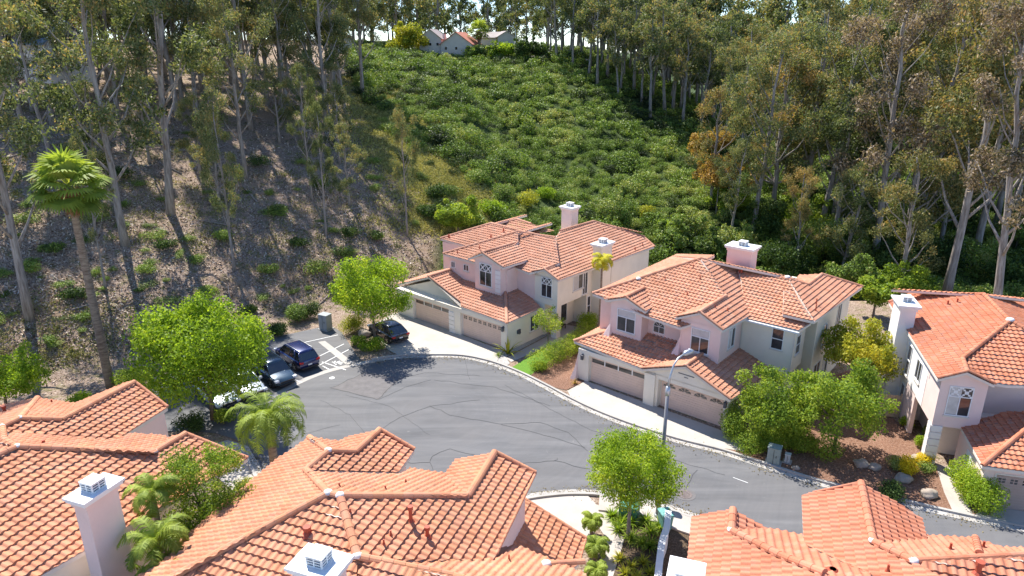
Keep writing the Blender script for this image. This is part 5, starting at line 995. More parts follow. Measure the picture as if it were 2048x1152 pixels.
# ---- strappy plants, boulders
def strappy(label, x, y, z, R, n, lm='green', w=.05, seed=0, name='strap_leaf_plant', cat='plant', group=None, up=1.0):
    rr = random.Random(seed); V = []; Q = []; T = []
    for i in range(n):
        a = rr.uniform(0, 6.28); el = rr.uniform(.4, 1.35) * up; L_ = R * rr.uniform(.7, 1.15); p = Vector((0, 0, 0)); d = Vector((math.cos(a) * math.cos(el), math.sin(a) * math.cos(el), math.sin(el))); s_ = Vector((-math.sin(a), math.cos(a), 0)); pts = []
        for k_ in range(5): pts.append((p + s_ * w * (1 - k_ / 4.2), p - s_ * w * (1 - k_ / 4.2))); p = p + d * L_ / 4; d = (d + Vector((0, 0, -.28))).normalized()
        for k_ in range(4): n0 = len(V); V += [pts[k_][0], pts[k_][1], pts[k_ + 1][1], pts[k_ + 1][0]]; Q.append((n0, n0 + 1, n0 + 2, n0 + 3)); T.append(.5 + rr.uniform(-.25, .25))
    o = link(name, npmesh(name, np.array([tuple(v) for v in V]), np.array(Q), T)); o.data.materials.append(LM[lm]); o.location = (x, y, z); tag(o, label, cat, group); return o
for i, (u, v) in enumerate([(1225, 1035), (1242, 1050), (1262, 1048), (1292, 1045), (1300, 1066), (1262, 1080), (1300, 1095), (1318, 1060), (1235, 1062), (1285, 1090)]): strappy('clump of arching strap leaves under the round clipped tree', *P(u, v), 0, .75, 70, 'lime' if i < 3 else 'green', seed=i, group='strap leaf clumps under the round tree')
for i, (u, v) in enumerate([(1240, 1120), (1262, 1135), (1285, 1128), (1300, 1148), (1250, 1150), (1275, 1160)]): strappy('yellow green strap leaf plant in the bottom bed beside the low white wall', *P(u, v), 0, .6, 50, 'yellow', seed=30 + i, group='yellow green strap leaf plants in the bottom bed')
strappy('banana like plant with broad leaves at the garage corner of the cream house', *P(1016, 708), 0, 1.6, 14, 'yellow', .14, 50, 'broad_leaf_plant', up=1.15); strappy('low spiky plant on the white gravel by the cream house drive', *P(996, 712), 0, .6, 40, 'chap', .03, 51); strappy('reddish spiky succulent in the bed left of the pink garage', *P(1150, 768), 0, .5, 30, 'orange', .04, 52)
def boulder(label, u, v, r_, seed, col='pale_boulder'):
    bm = bmesh.new(); bmesh.ops.create_icosphere(bm, subdivisions=3, radius=1)
    for q in bm.verts: n_ = noise.noise(q.co * 1.3 + Vector((seed, 0, 0))); q.co *= 1 + .35 * n_; q.co.x *= r_ * .8; q.co.y *= r_ * .62; q.co.z *= r_ * .46
    me = bpy.data.meshes.new('boulder'); bm.to_mesh(me); bm.free(); me.polygons.foreach_set('use_smooth', [True] * len(me.polygons)); o = link('boulder', me, BM); o.location = (*P(u, v), r_ * .3); tag(o, label, 'boulder'); return o
BM = plain('boulder_stone', (.36, .30, .24), .9, .25, 1.6, .6)
boulder('pale flat topped boulder nearest the kerb in the open mulch', 1857, 993, .6, 1); boulder('whitish boulder below the larger yellow bush', 1806, 962, .62, 2); boulder('grey boulder in the shade of the large green tree', 1722, 932, .6, 3); boulder('second shaded boulder right beside the grey one', 1748, 938, .5, 4)
boulder('flat pale stone between the two yellow bushes', 1832, 920, .5, 5); boulder('white boulder by the tree next to the black car', 729, 671, .75, 6); boulder('small boulder near the utility box at the kerb', 1592, 938, .3, 7); boulder('little stone by the kerb next to the box hedge', 1982, 1030, .2, 8)
# ---- palms
def frond_quads(V, Q, T, base, az, L_, el0, droop, nl, ll, w, rr, tw=0.0, tb=0.0):
    p = Vector(base); el = el0; m_ = 14; pts = [p.copy()]; ds = []
    for i in range(m_): d = Vector((math.cos(az) * math.cos(el), math.sin(az) * math.cos(el), math.sin(el))); p = p + d * L_ / m_; pts.append(p.copy()); ds.append(d); el -= droop / m_ * (1 + i / m_)
    side = Vector((-math.sin(az), math.cos(az), 0)); tt = tb + rr.uniform(-.15, .15)
    for i in range(m_):
        n0 = len(V); V += [pts[i] + side * .03, pts[i] - side * .03, pts[i + 1] - side * .02, pts[i + 1] + side * .02]; Q.append((n0, n0 + 1, n0 + 2, n0 + 3)); T.append(.7)
    for i in range(nl):
        t = .12 + .88 * i / nl; k_ = min(m_ - 1, int(t * m_)); b_ = pts[k_].lerp(pts[k_ + 1], t * m_ - k_); d = ds[k_]; l_ = ll * math.sin(math.pi * min(1, .12 + .85 * t)) ** .6
        for sg in (-1, 1):
            dr = (side * sg + d * .55 + Vector((0, 0, rr.uniform(-.45, .15)))).normalized(); q1 = b_ + dr * l_ * .55; q2 = q1 + (dr + Vector((0, 0, -.9))).normalized() * l_ * .5; wv = d * w
            n0 = len(V); V += [b_ - wv, b_ + wv, q1 + wv, q1 - wv, q1 - wv, q1 + wv, q2 + wv * .2, q2 - wv * .2]; Q += [(n0, n0 + 1, n0 + 2, n0 + 3), (n0 + 4, n0 + 5, n0 + 6, n0 + 7)]; x_ = tt + .5 + rr.uniform(-.12, .12); T += [x_, x_]
def feather_palm(label, x, y, z0, h, L_, nf, lm='palm', seed=0, tr=.17, lean=(0, 0), nl=46, ll=.55, group=None):
    rr = random.Random(seed); r = root('queen_palm', label, 'palm', (x, y, z0), 0, group); b = MB(); m_ = 10
    b.tube([(lean[0] * t / m_, lean[1] * t / m_, h * t / m_ - (.3 if t == 0 else 0)) for t in range(m_ + 1)], [tr * (1.15 - .35 * t / m_) for t in range(m_ + 1)], 10); b.build('trunk', BK['palm'], r, True)
    V = []; Q = []; T = []
    for i in range(nf):
        az = 2.4 * i + rr.uniform(-.2, .2); e = i / nf; frond_quads(V, Q, T, (lean[0], lean[1], h), az, L_ * rr.uniform(.85, 1.1), 1.4 - 1.25 * e, 1.7 + .7 * e, nl, ll, .022, rr, tb=-.1 * e)
    me = npmesh('fronds', np.array([tuple(v) for v in V]), np.array(Q), T); me.materials.append(LM[lm]); link('fronds', me, None, r); return r
def palm_px(label, bu, bv, cv, **k):
    x, y = P(bu, bv); return feather_palm(label, x, y, 0, zof(y, cv), **k)
palm_px('queen palm with long drooping fronds at the near side of the cul de sac', 556, 985, 838, L_=3.0, nf=26, seed=1, tr=.26, ll=.62)
feather_palm('queen palm with a yellowish heart just right of the left pink chimney', -14.9, 24.6, 0, zof(24.6, 985), L_=1.5, nf=13, lm='palm', seed=2, ll=.42, tr=.13); feather_palm('queen palm hanging over the bottom edge beside the left pink chimney', -13.9, 22.6, 0, zof(22.6, 1085), L_=2.0, nf=15, seed=3, ll=.45, tr=.15); feather_palm('lowest queen palm at the bottom edge between the two left roofs', -13.2, 21.6, 0, zof(21.6, 1150), L_=1.7, nf=13, seed=8, ll=.42, tr=.13)
palm_px('slim palm with bright yellow fronds against the white chimney of the cream house', 1198, 668, 522, L_=1.5, nf=13, lm='palmy', seed=4, tr=.11, ll=.5)
palm_px('pygmy palm beside the footpath above the lower right corner of the middle near house', 1183, 1068, 1042, L_=.85, nf=16, seed=5, tr=.09, ll=.28, nl=30); palm_px('lower pygmy palm beside the footpath', 1190, 1115, 1092, L_=1.0, nf=17, seed=6, tr=.09, ll=.3, nl=30); palm_px('pygmy palm at the bottom end of the footpath', 1192, 1165, 1140, L_=.85, nf=16, seed=7, tr=.09, ll=.28, nl=30)
def fan_palm(label, x, y, z0, h, R, nf, seed, tr, lm='palm', group=None, nb=22):
    rr = random.Random(seed); r = root('fan_palm', label, 'palm', (x, y, z0), 0, group); b = MB(); m_ = 14
    b.tube([(0, 0, h * t / m_ - (.4 if t == 0 else 0)) for t in range(m_ + 1)], [tr * (1.25 - .45 * t / m_ + (.06 * (t % 2))) for t in range(m_ + 1)], 10); b.build('trunk', BK['palm'], r, True)
    V = []; Q = []; T = []
    for i in range(nf):
        az = 2.4 * i; e = i / nf; el = 1.5 - 2.05 * e; d = Vector((math.cos(az) * math.cos(el), math.sin(az) * math.cos(el), math.sin(el))); side = Vector((-math.sin(az), math.cos(az), 0)); pet = R * rr.uniform(.42, .58); p0 = Vector((0, 0, h)); p1 = p0 + d * pet + Vector((0, 0, -.15 * R * e)); up = side.cross(d) * -1
        n0 = len(V); V += [p0 + side * .04, p0 - side * .04, p1 - side * .03, p1 + side * .03]; Q.append((n0, n0 + 1, n0 + 2, n0 + 3)); T.append(.8); tt = .66 - .42 * e * e + rr.uniform(-.12, .12)
        for k_ in range(nb):
            a = (k_ / (nb - 1) - .5) * 3.6; dd = (d * math.cos(a) + side * math.sin(a)).normalized(); l_ = R * .62 * rr.uniform(.9, 1.1); q1 = p1 + dd * l_ * .6 + up * .05; q2 = q1 + (dd + Vector((0, 0, -.75))).normalized() * l_ * .45; wv = dd.cross(up).normalized() * l_ * .075
            n0 = len(V); V += [p1 - wv * .3, p1 + wv * .3, q1 + wv, q1 - wv, q1 - wv, q1 + wv, q2 + wv * .15, q2 - wv * .15]; Q += [(n0, n0 + 1, n0 + 2, n0 + 3), (n0 + 4, n0 + 5, n0 + 6, n0 + 7)]; x_ = tt + rr.uniform(-.08, .08); T += [x_, x_ - .1]
    me = npmesh('fronds', np.array([tuple(v) for v in V]), np.array(Q), T); me.materials.append(LM[lm]); link('fronds', me, None, r)
    V = []; Q = []; T = []
    for i in range(420):
        az = rr.uniform(0, 6.28); z_ = h - rr.uniform(.1, 1.5); q = tr + rr.uniform(0, .45) * (1 - (h - z_) / 2.4); p = Vector((q * math.cos(az), q * math.sin(az), z_)); d = Vector((math.cos(az) * .25, math.sin(az) * .25, -1)) * .7; s_ = Vector((-math.sin(az), math.cos(az), 0)) * .06; n0 = len(V); V += [p - s_, p + s_, p + d + s_ * .3, p + d - s_ * .3]; Q.append((n0, n0 + 1, n0 + 2, n0 + 3)); T.append(.3)
    me = npmesh('dead_fronds', np.array([tuple(v) for v in V]), np.array(Q), T); me.materials.append(plain('dry_frond', (.26, .15, .07), .9, .3)); link('dead_fronds', me, None, r); return r
g_ = G(222, 778); fan_palm('tall single fan palm on the left slope', g_[0], g_[1], g_[2], zof(g_[1], 372) - g_[2], 2.55, 27, 1, .27, nb=26)
g_ = G(958, 112); fan_palm('far fan palm in front of the red roofed house on the crest', g_[0], g_[1] + 2, g_[2], zof(g_[1], 62) - g_[2], 3.0, 30, 2, .4, nb=12)

# ================================================================== cars
def paint_mat(name, col, rough=.25):
    m, nt, b = mat(name, rough, .6); b.inputs['Base Color'].default_value = c4(col); b.inputs['Coat Weight'].default_value = .8; b.inputs['Coat Roughness'].default_value = .05; b.inputs['Metallic'].default_value = .25
    nt.links.new(mixc(nt, noise_fac(nt, 2.5, 3), tuple(x * .85 for x in col), tuple(min(1, x * 1.15) for x in col)), b.inputs['Base Color']); return m
M['cglass'], _nt, _b = mat('tinted_car_glass', .04, 1.0); _b.inputs['Base Color'].default_value = (.015, .018, .02, 1); _b.inputs['Coat Weight'].default_value = 1
M['tyre'] = plain('tyre_rubber', (.02, .02, .02), .85); M['rim'] = plain('alloy_rim', (.42, .43, .45), .3, .05, 4, 0, .8); M['red'] = plain('tail_lamp_red', (.45, .02, .02), .2); M['lampw'] = plain('headlamp_lens', (.75, .77, .8), .12); M['black'] = plain('black_plastic', (.03, .03, .032), .6)
def loft(secs, mi=0, close=True):
    b = MB(); n = len(secs[0]); vs = [p for s_ in secs for p in s_]; fs = [(i * n + k_, i * n + k_ + 1, (i + 1) * n + k_ + 1, (i + 1) * n + k_) for i in range(len(secs) - 1) for k_ in range(n - 1)]
    if close: fs += [tuple(range(n))[::-1], tuple(range((len(secs) - 1) * n, len(secs) * n))]
    b.add(vs, fs, mi); return b
def make_car(label, x, y, head, pm, L_=4.7, W_=1.88, Ht=1.68, kind='suv'):
    r = root('parked_car', label, 'car', (x, y, 0.0), math.radians(head), 'cars parked around the cul de sac'); hl = L_ / 2; hw = W_ / 2; bz = 1.02 if kind == 'suv' else .92
    st = [(-hl, .55, .80, bz - .16), (-hl + .06, .42, .92, bz - .04), (-hl + .35, .30, .98, bz), (-hl + 1.0, .24, 1, bz), (-.2, .22, 1, bz - .01), (.9, .22, 1, bz - .02), (hl - 1.25, .24, .99, bz - .02), (hl - .7, .26, .97, bz - .10), (hl - .3, .30, .90, bz - .2), (hl - .08, .36, .80, bz - .30), (hl, .45, .72, bz - .38)]
    secs = []
    for (sx, zb, wf, zt) in st:
        w = hw * wf; half = [(w * .88, zb), (w * .985, zb + .12), (w, (zb + zt) / 2), (w * .985, zt - .10), (w * .90, zt - .015), (w * .5, zt + .025)]
        secs.append([(sx, p[0], p[1]) for p in half] + [(sx, -p[0], p[1]) for p in half[::-1]] )
    b = loft(secs); b.f += [(i * 12 + 11, i * 12, (i + 1) * 12, (i + 1) * 12 + 11) for i in range(len(secs) - 1)]; b.mi += [0] * (len(secs) - 1); b.att += [0] * (len(secs) - 1)
    body = b.build('body', pm, r, True)
    md = body.modifiers.new('b', 'EDGE_SPLIT'); md.split_angle = math.radians(38)
    xb, xt0, xt1, xf = (-hl + .12, -hl + .50, .55, 1.25) if kind == 'suv' else (-hl + .25, -hl + 1.0, .35, 1.15)
    zr = Ht; g_ = MB(); z0 = bz - .03; wl, wt = hw * .90, hw * .68
    g_.add([(xb, -wl, z0), (xf, -wl, z0), (xf, wl, z0), (xb, wl, z0), (xt0, -wt, zr - .05), (xt1, -wt, zr - .05), (xt1, wt, zr - .05), (xt0, wt, zr - .05)], [(0, 1, 5, 4), (1, 2, 6, 5), (2, 3, 7, 6), (3, 0, 4, 7), (4, 5, 6, 7)]); g_.build('windows', M['cglass'], r)
    q = MB(); rs = []
    for sx, zz in ((xt0 - .10, zr - .08), (xt0 + .15, zr - .015), ((xt0 + xt1) / 2, zr + .02), (xt1 - .15, zr - .01), (xt1 + .06, zr - .07)): rs.append([(sx, wt + .035, zz - .06), (sx, wt + .02, zz - .02), (sx, wt * .75, zz + .02), (sx, 0, zz + .035), (sx, -wt * .75, zz + .02), (sx, -wt - .02, zz - .02), (sx, -wt - .035, zz - .06)])
    q = loft(rs); 
    for sg in (-1, 1):
        for (xa, xc) in ((xb, xt0), (xf, xt1), ((xb * .45 + xf * .55) - .1, (xt0 + xt1) / 2)): q.tube([(xa, sg * (wl + .005), z0), (xc, sg * (wt + .01), zr - .06)], .035, 5)
        if kind == 'suv': q.tube([(xb + .75, sg * (wl + .005), z0), (xt0 + .7, sg * (wt + .01), zr - .06)], .06, 5)
    q.build('roof', pm, r, True)
    if kind == 'suv':
        for sg in (-1, 1): b = MB(); b.tube([(xt0 + .05, sg * (wt - .03), zr + .02), (xt0 + .15, sg * (wt - .03), zr + .06), (xt1 - .2, sg * (wt - .03), zr + .07), (xt1 - .05, sg * (wt - .03), zr + .02)], .02, 5); b.build('roof_rail', M['metal'], r, True)
    for wx in (-hl + .92, hl - .95):
        for sg in (-1, 1):
            b = MB(); b.tube([(wx, sg * (hw - .30), .35), (wx, sg * (hw + .006), .35)], .43, 20); b.build('wheel_arch', M['black'], r)
            b = MB(); b.tube([(wx, sg * (hw - .24), .35), (wx, sg * (hw - .02), .35), (wx, sg * (hw + .012), .35)], [.35, .35, .32], 20); w_ = b.build('wheel', M['tyre'], r, False)
            b = MB(); b.tube([(wx, sg * (hw - .01), .35), (wx, sg * (hw + .018), .35)], .07, 10)
            for k_ in range(5): a = k_ * 1.2566; b.add([(wx + math.cos(a + s_) * q_, sg * (hw + .02), .35 + math.sin(a + s_) * q_) for s_, q_ in ((-.25, .06), (.25, .06), (.2, .24), (-.2, .24))], [(0, 1, 2, 3)])
            b.tube([(wx, sg * (hw - .02), .35), (wx, sg * (hw + .016), .35)], .245, 16, 0, False); b.build('rim', M['rim'], w_)
    for sg in (-1, 1):
        b = MB(); b.box(hl - .32, hl - .05, sg * hw * .78 - .17, sg * hw * .78 + .13, bz - .36, bz - .22); b.build('headlight', M['lampw'], r)
        b = MB(); b.box(-hl - .012, -hl + .14, sg * hw * .77 - .17, sg * hw * .77 + .15, bz - .22, bz - .06); b.build('tail_light', M['red'], r)
        b = MB(); b.box(xf - .45, xf - .25, sg * (hw + .02), sg * (hw + .2), bz - .02, bz + .14); b.build('wing_mirror', pm, r)
    b = MB(); b.box(hl - .14, hl + .012, -.52, .52, .50, .66); b.box(hl - .16, hl + .01, -.62, .62, .28, .40); b.build('grille', M['black'], r)
    b = MB(); b.box(-hl - .02, -hl + .1, -hw * .8, hw * .8, .30, .46); b.build('rear_bumper', M['black'], r)
    b = MB(); b.box(-hl - .018, -hl + .02, -.17, .17, .56, .68); b.build('number_plate', M['white'], r)
    b = MB(); 
    for sg in (-1, 1): b.box(-.25, -.05, sg * (hw + .006) - .008, sg * (hw + .006) + .008, .80, .83); b.box(-1.25, -1.05, sg * (hw + .006) - .008, sg * (hw + .006) + .008, .80, .83)
    b.build('door_handle', M['metal'], r); return r
def car_at(label, rear=None, front=None, head=134, pm=None, **k):
    L_ = k.get('L_', 4.7); a = math.radians(head)
    if rear: x, y = P(*rear); x += math.cos(a) * L_ / 2; y += math.sin(a) * L_ / 2
    else: x, y = P(*front); x -= math.cos(a) * L_ / 2; y -= math.sin(a) * L_ / 2
    return make_car(label, x, y, head, pm, **k)
car_at('deep blue car with its tail to the road in the parking bays', rear=(622, 742), head=134, pm=paint_mat('deep_blue_paint', (.008, .018, .10)))
car_at('slate blue grey car with its nose to the road, left of the deep blue one', front=(576, 776), head=-46, pm=paint_mat('slate_blue_paint', (.04, .075, .11)))
car_at('white car half hidden under the wide bright green tree', front=(516, 800), head=-46, pm=paint_mat('white_car_paint', (.62, .66, .68)), kind='sedan', Ht=1.48)
car_at('silver white car deeper in the shade of the wide tree', front=(462, 822), head=-46, pm=paint_mat('silver_car_paint', (.45, .50, .52)), kind='sedan', Ht=1.48)
car_at('black car parked on the concrete drive before the left garage', rear=(803, 688), head=131, pm=paint_mat('black_car_paint', (.012, .014, .022)), kind='sedan', Ht=1.50, L_=4.5)

# ================================================================== street furniture
x, y = P(1315, 1035); r = root('street_lamp', 'tall grey street lamp with a curved arm, beside the round clipped tree', 'street lamp', (x, y, 0))
zt = zof(y, 775); b = MB(); b.tube([(0, 0, 0), (0, 0, zt)], [.13, .085], 12); b.build('pole', plain('lamp_pole_grey', (.24, .24, .25), .6, .1), r, True)
b = MB(); b.tube([(0, 0, zt - .45), (0, 0, zt - .3), (0, 0, zt + .05)], [.12, .14, .11], 10); b.tube([(0, 0, 0), (0, 0, .25)], [.24, .2], 10); b.build('collar', M['metal'], r, True)
ax = .98; b = MB(); b.tube([(0, 0, zt), (.08, .1, zt + .55), (.28, .35, zt + 1.1), (.55, .6, zt + 1.4), (.95, .85, zt + 1.55)], [.065, .06, .055, .05, .045], 8); b.build('arm', M['metal'], r, True)
b = MB(); b.tube([(.85, .79, zt + 1.50), (1.0, .88, zt + 1.56), (1.35, 1.1, zt + 1.57), (1.5, 1.2, zt + 1.53)], [.06, .15, .14, .05], 10); hd = b.build('lamp_head', M['metal'], r, True); b = MB(); b.tube([(1.2, 1.0, zt + 1.62), (1.2, 1.0, zt + 1.75)], .05, 8); b.build('photocell', M['white'], hd)
def cabinet(label, u, v, w, d, h, rz, col, name='utility_box', lid=.06):
    r = root(name, label, 'utility box', (*P(u, v), G(u, v)[2] if v < 655 else 0), rz); m = plain(name + '_paint', col, .6, .1, 2); b = MB(); b.box(-w / 2, w / 2, -d / 2, d / 2, 0, h); b.build('cabinet_body', m, r)
    b = MB(); b.box(-w / 2 - .03, w / 2 + .03, -d / 2 - .03, d / 2 + .03, h, h + lid); b.build('lid', m, r); b = MB(); b.box(-.012, .012, -d / 2 - .012, -d / 2, .1, h - .05); b.box(w * .2, w * .24, -d / 2 - .04, -d / 2, h * .5, h * .62); b.build('door_handle', M['black'], r)
    b = MB(); b.box(-w / 2 - .12, w / 2 + .12, -d / 2 - .12, d / 2 + .12, -.05, .06); b.build('concrete_pad', M['conc2'], r); return r
cabinet('tall pale grey utility cabinet behind the parking bays', 652, 658, .95, .75, 1.45, -.5, (.30, .32, .32)); cabinet('grey green utility box on the kerb in front of the hedge', 1546, 926, .75, .6, 1.15, -.5, (.27, .32, .29)); cabinet('little white utility pedestal right of the grey green box', 1574, 924, .3, .28, .55, -.5, (.55, .57, .55)); cabinet('green transformer box under the round clipped tree', 1258, 1032, 1.0, .9, .85, -.4, (.05, .20, .14))
# bins
def bin_(label, u, v, col, rz=0):
    r = root('wheelie_bin', label, 'bin', (*P(u, v), 0), rz); m = plain('bin_plastic', col, .5); b = MB(); b.add([(-.25, -.28, .05), (.25, -.28, .05), (.25, .28, .05), (-.25, .28, .05), (-.32, -.36, 1.0), (.32, -.36, 1.0), (.32, .36, 1.0), (-.32, .36, 1.0)], [(3, 2, 1, 0), (4, 5, 6, 7), (0, 1, 5, 4), (1, 2, 6, 5), (2, 3, 7, 6), (3, 0, 4, 7)]); b.build('bin_body', m, r)
    b = MB(); b.box(-.34, .34, -.38, .40, 1.0, 1.05); b.tube([(-.3, .42, 1.0), (.3, .42, 1.0)], .03, 6); b.build('lid', m, r); 
    for sg in (-1, 1): b = MB(); b.tube([(sg * .26, .3, .11), (sg * .32, .3, .11)], .11, 12); b.build('wheel', M['tyre'], r)
bin_('teal wheeled bin at the head of the low white wall', 1329, 1056, (.16, .36, .33), .2)
r = root('mailbox', 'dark blue mailbox on a post between the street lamp and the road', 'mailbox', (*P(1330, 1018), 0), -.4); b = MB(); b.box(-.05, .05, -.05, .05, 0, .95); b.build('post', M['metal'], r); b = MB(); b.box(-.3, .3, -.22, .22, .95, 1.2); b.tube([(-.3, 0, 1.2), (.3, 0, 1.2)], .21, 12); b.build('box', plain('mailbox_navy', (.03, .05, .09), .5), r)
# low garden wall with cap
r = root('garden_wall', 'low white capped garden wall running to the bottom edge beside the lower right house', 'wall', (0, 0, 0)); b = MB(); ln = catmull([P(1333, 1062), P(1330, 1095), P(1320, 1130), P(1312, 1200)], 4); ribbon(b, ln, -.11, .11, -.1, 1.25); b.build('wall', M['stucco_white'], r); b = MB(); ribbon(b, ln, -.17, .17, 1.25, 1.33); b.build('coping', M['white'], r)
# side gate and fence between the two right houses
r = root('board_gate', 'tan vertical board gate between the pale pink house and the right edge house', 'gate', (*P(1752, 832), 0), math.radians(-12)); wd = plain('gate_wood', (.50, .38, .26), .8, .12, 3)
b = MB()
for k_ in range(8): b.box(k_ * .17, k_ * .17 + .155, 0, .03, .05, 1.75 + (.0 if k_ % 2 else .01))
b.build('boards', wd, r); b = MB(); b.box(-.09, 0, -.03, .07, 0, 1.9); b.box(1.36, 1.45, -.03, .07, 0, 1.9); b.box(0, 1.36, .03, .07, 1.45, 1.55); b.build('gate_frame', wd, r); b = MB(); b.box(1.2, 1.3, -.03, 0, 1.0, 1.06); b.build('latch', M['metal'], r)
x, y = P(1783, 800); r = root('water_tub', 'round teal and white tub in the yard behind the board gate', 'tub', (x, y, 0)); b = MB(); b.tube([(0, 0, 0), (0, 0, .75)], [.55, .6], 20); b.build('tub_wall', M['white'], r, True); b = MB(); b.tube([(0, 0, .70), (0, 0, .77)], .5, 20); b.build('water', plain('teal_water', (.05, .18, .22), .2), r)
x, y = P(1778, 735); r = root('patio_umbrella', 'small red patio umbrella just showing past the white chimney wall', 'umbrella', (x, y, 0)); b = MB(); b.tube([(0, 0, 0), (0, 0, 2.3)], .03, 8); b.build('pole', M['metal'], r); b = MB(); b.tube([(0, 0, 1.95), (0, 0, 2.35)], [.75, .04], 8); b.build('canopy', plain('red_canvas', (.55, .03, .04), .8), r)

# ================================================================== far houses on the crest
M['far_white'] = wall_mat('far_stucco', (.58, .54, .50)); M['far_red'] = plain('far_red_tile', (.50, .19, .13), .85, .15, .8); M['far_grey'] = plain('far_grey_shingle', (.36, .31, .29), .9, .12, .8); M['far_blue'] = plain('far_blue_shingle', (.13, .19, .26), .9, .15, .8)
def far_house(label, u, v, w, d, h, rise, rz, roofm, wallm='far_white', chim=False, wins=3, dz=0.0, yy=None, grp=None):
    if yy is None: gx, gy, gz = G(u, v)
    else: dr = ray(u, v); t = yy / dr[1]; gx, gy = dr[0] * t, yy; gz = CH + dr[2] * t
    r = root('far_house', label, 'house', (gx, gy, gz + dz - .6), rz, grp); r.scale = (.62, .62, .62) if gy > 150 else (1, 1, 1); b = MB(); b.box(-w / 2, w / 2, -d / 2, d / 2, -3, h); b.add([(-w / 2, -d / 2, h), (w / 2, -d / 2, h), (0, -d / 2, h + rise), (-w / 2, d / 2, h), (w / 2, d / 2, h), (0, d / 2, h + rise)], [(0, 1, 2), (5, 4, 3)]); b.build('wall', M[wallm], r)
    b = MB(); o = .5
    for sg in (-1, 1): x0 = sg * (w / 2 + o); zb = h - rise * o / (w / 2); b.add([(x0, -d / 2 - o, zb), (0, -d / 2 - o, h + rise), (0, d / 2 + o, h + rise), (x0, d / 2 + o, zb), (x0, -d / 2 - o, zb + .25), (0, -d / 2 - o, h + rise + .25), (0, d / 2 + o, h + rise + .25), (x0, d / 2 + o, zb + .25)], [(0, 1, 2, 3), (4, 5, 6, 7), (0, 1, 5, 4), (2, 3, 7, 6), (0, 3, 7, 4)])
    b.build('roof', M[roofm], r)
    for i in range(wins):
        x = -w / 2 + w * (i + .5) / wins; b = MB(); b.box(x - .6, x + .6, -d / 2 - .06, -d / 2 + .02, 1.0, 2.3); f = b.build('window', M['white'], r); b = MB(); b.box(x - .5, x + .5, -d / 2 - .08, -d / 2 - .05, 1.1, 2.2); b.build('pane', M['glass'], f)
    if chim: b = MB(); b.box(-w / 2 - .9, -w / 2, -1, 1, -2, h + rise * .9); b.build('chimney', M['far_white'], r)
    return r
far_house('far house with a bright red tile roof on the crest of the brush hill', 922, 100, 13, 12, 3.2, 4.4, math.radians(-14), 'far_red', chim=True, yy=186)
far_house('far pale house with a grey gabled roof right of the red roofed one', 985, 92, 14, 12, 4.2, 2.2, math.radians(62), 'far_grey', yy=196)
far_house('far grey roofed house beside the small fan palm', 1008, 92, 7, 10, 4.6, 2.0, math.radians(12), 'far_grey', yy=192)
far_house('far white gabled house beside the yellow flowering tree', 868, 92, 9, 12, 3.8, 3.4, math.radians(-8), 'far_grey', yy=188)
far_house('small low far house between the white gable and the red roof', 892, 94, 6, 8, 1.6, 1.6, math.radians(0), 'far_grey', yy=190, wins=2)
far_house('house with a slate blue roof glimpsed through the trees at the top left', 112, 104, 5.5, 6, 1.8, 2.2, math.radians(60), 'far_blue', yy=92)
far_house('second blue grey roof cut by the left edge', 8, 96, 6, 8, 2.0, 1.6, math.radians(40), 'far_blue', yy=98)
far_house('red roof speck of a far house behind the left crest trees', 680, 84, 8, 9, 2.5, 2.2, math.radians(20), 'far_red', yy=178, wins=2)
dr = ray(1031, 108); t = 184 / dr[1]; r = root('street_lamp', 'far street lamp with a curved arm on the crest right of the grey roofed houses', 'street lamp', (dr[0] * t, 184, CH + dr[2] * t - .5)); b = MB(); b.tube([(0, 0, 0), (0, 0, 6.2)], .12, 6); b.build('pole', M['white'], r); b = MB(); b.tube([(0, 0, 6.1), (-.6, 0, 6.8), (-1.4, 0, 7.0), (-2.2, 0, 6.9)], [.1, .09, .09, .14], 6); b.build('arm', M['white'], r)
# pale road cut on the far bank
pts = []
for u, v in [(1040, 112), (1070, 104), (1130, 100), (1180, 108), (1175, 116), (1110, 112), (1060, 118)]: dr = ray(u, v); t = 180 / dr[1]; pts.append((dr[0] * t, 180 + (112 - v) * .9))
mbx = MB(); tri = geometry.tessellate_polygon([[Vector((p[0], p[1], 0)) for p in pts]]); mbx.add([(p[0], p[1], hz(p[0], p[1]) + .5) for p in pts], list(tri)); o = mbx.build('far_road', M['walk']); o['kind'] = 'structure'
for i, (u, lm, h) in enumerate([(960, 'dark', 3), (990, 'green', 4), (1012, 'lime', 4.5), (1040, 'dark', 5), (1060, 'dark', 5), (945, 'chap', 3), (1080, 'dark', 4)]):
    dr = ray(u, 112); t = 179 / dr[1]; tree_obj('garden_tree', ['dark green far garden tree in front of the crest houses', 'light green far garden tree in front of the crest houses'][lm in ('lime', 'green')], dr[0] * t, 179, hz(dr[0] * t, 179), hz(dr[0] * t, 179) + h * .55, h * .6, 1500, .5, lm, seed=200 + i, lobes=6, low=.5, group='far garden trees')

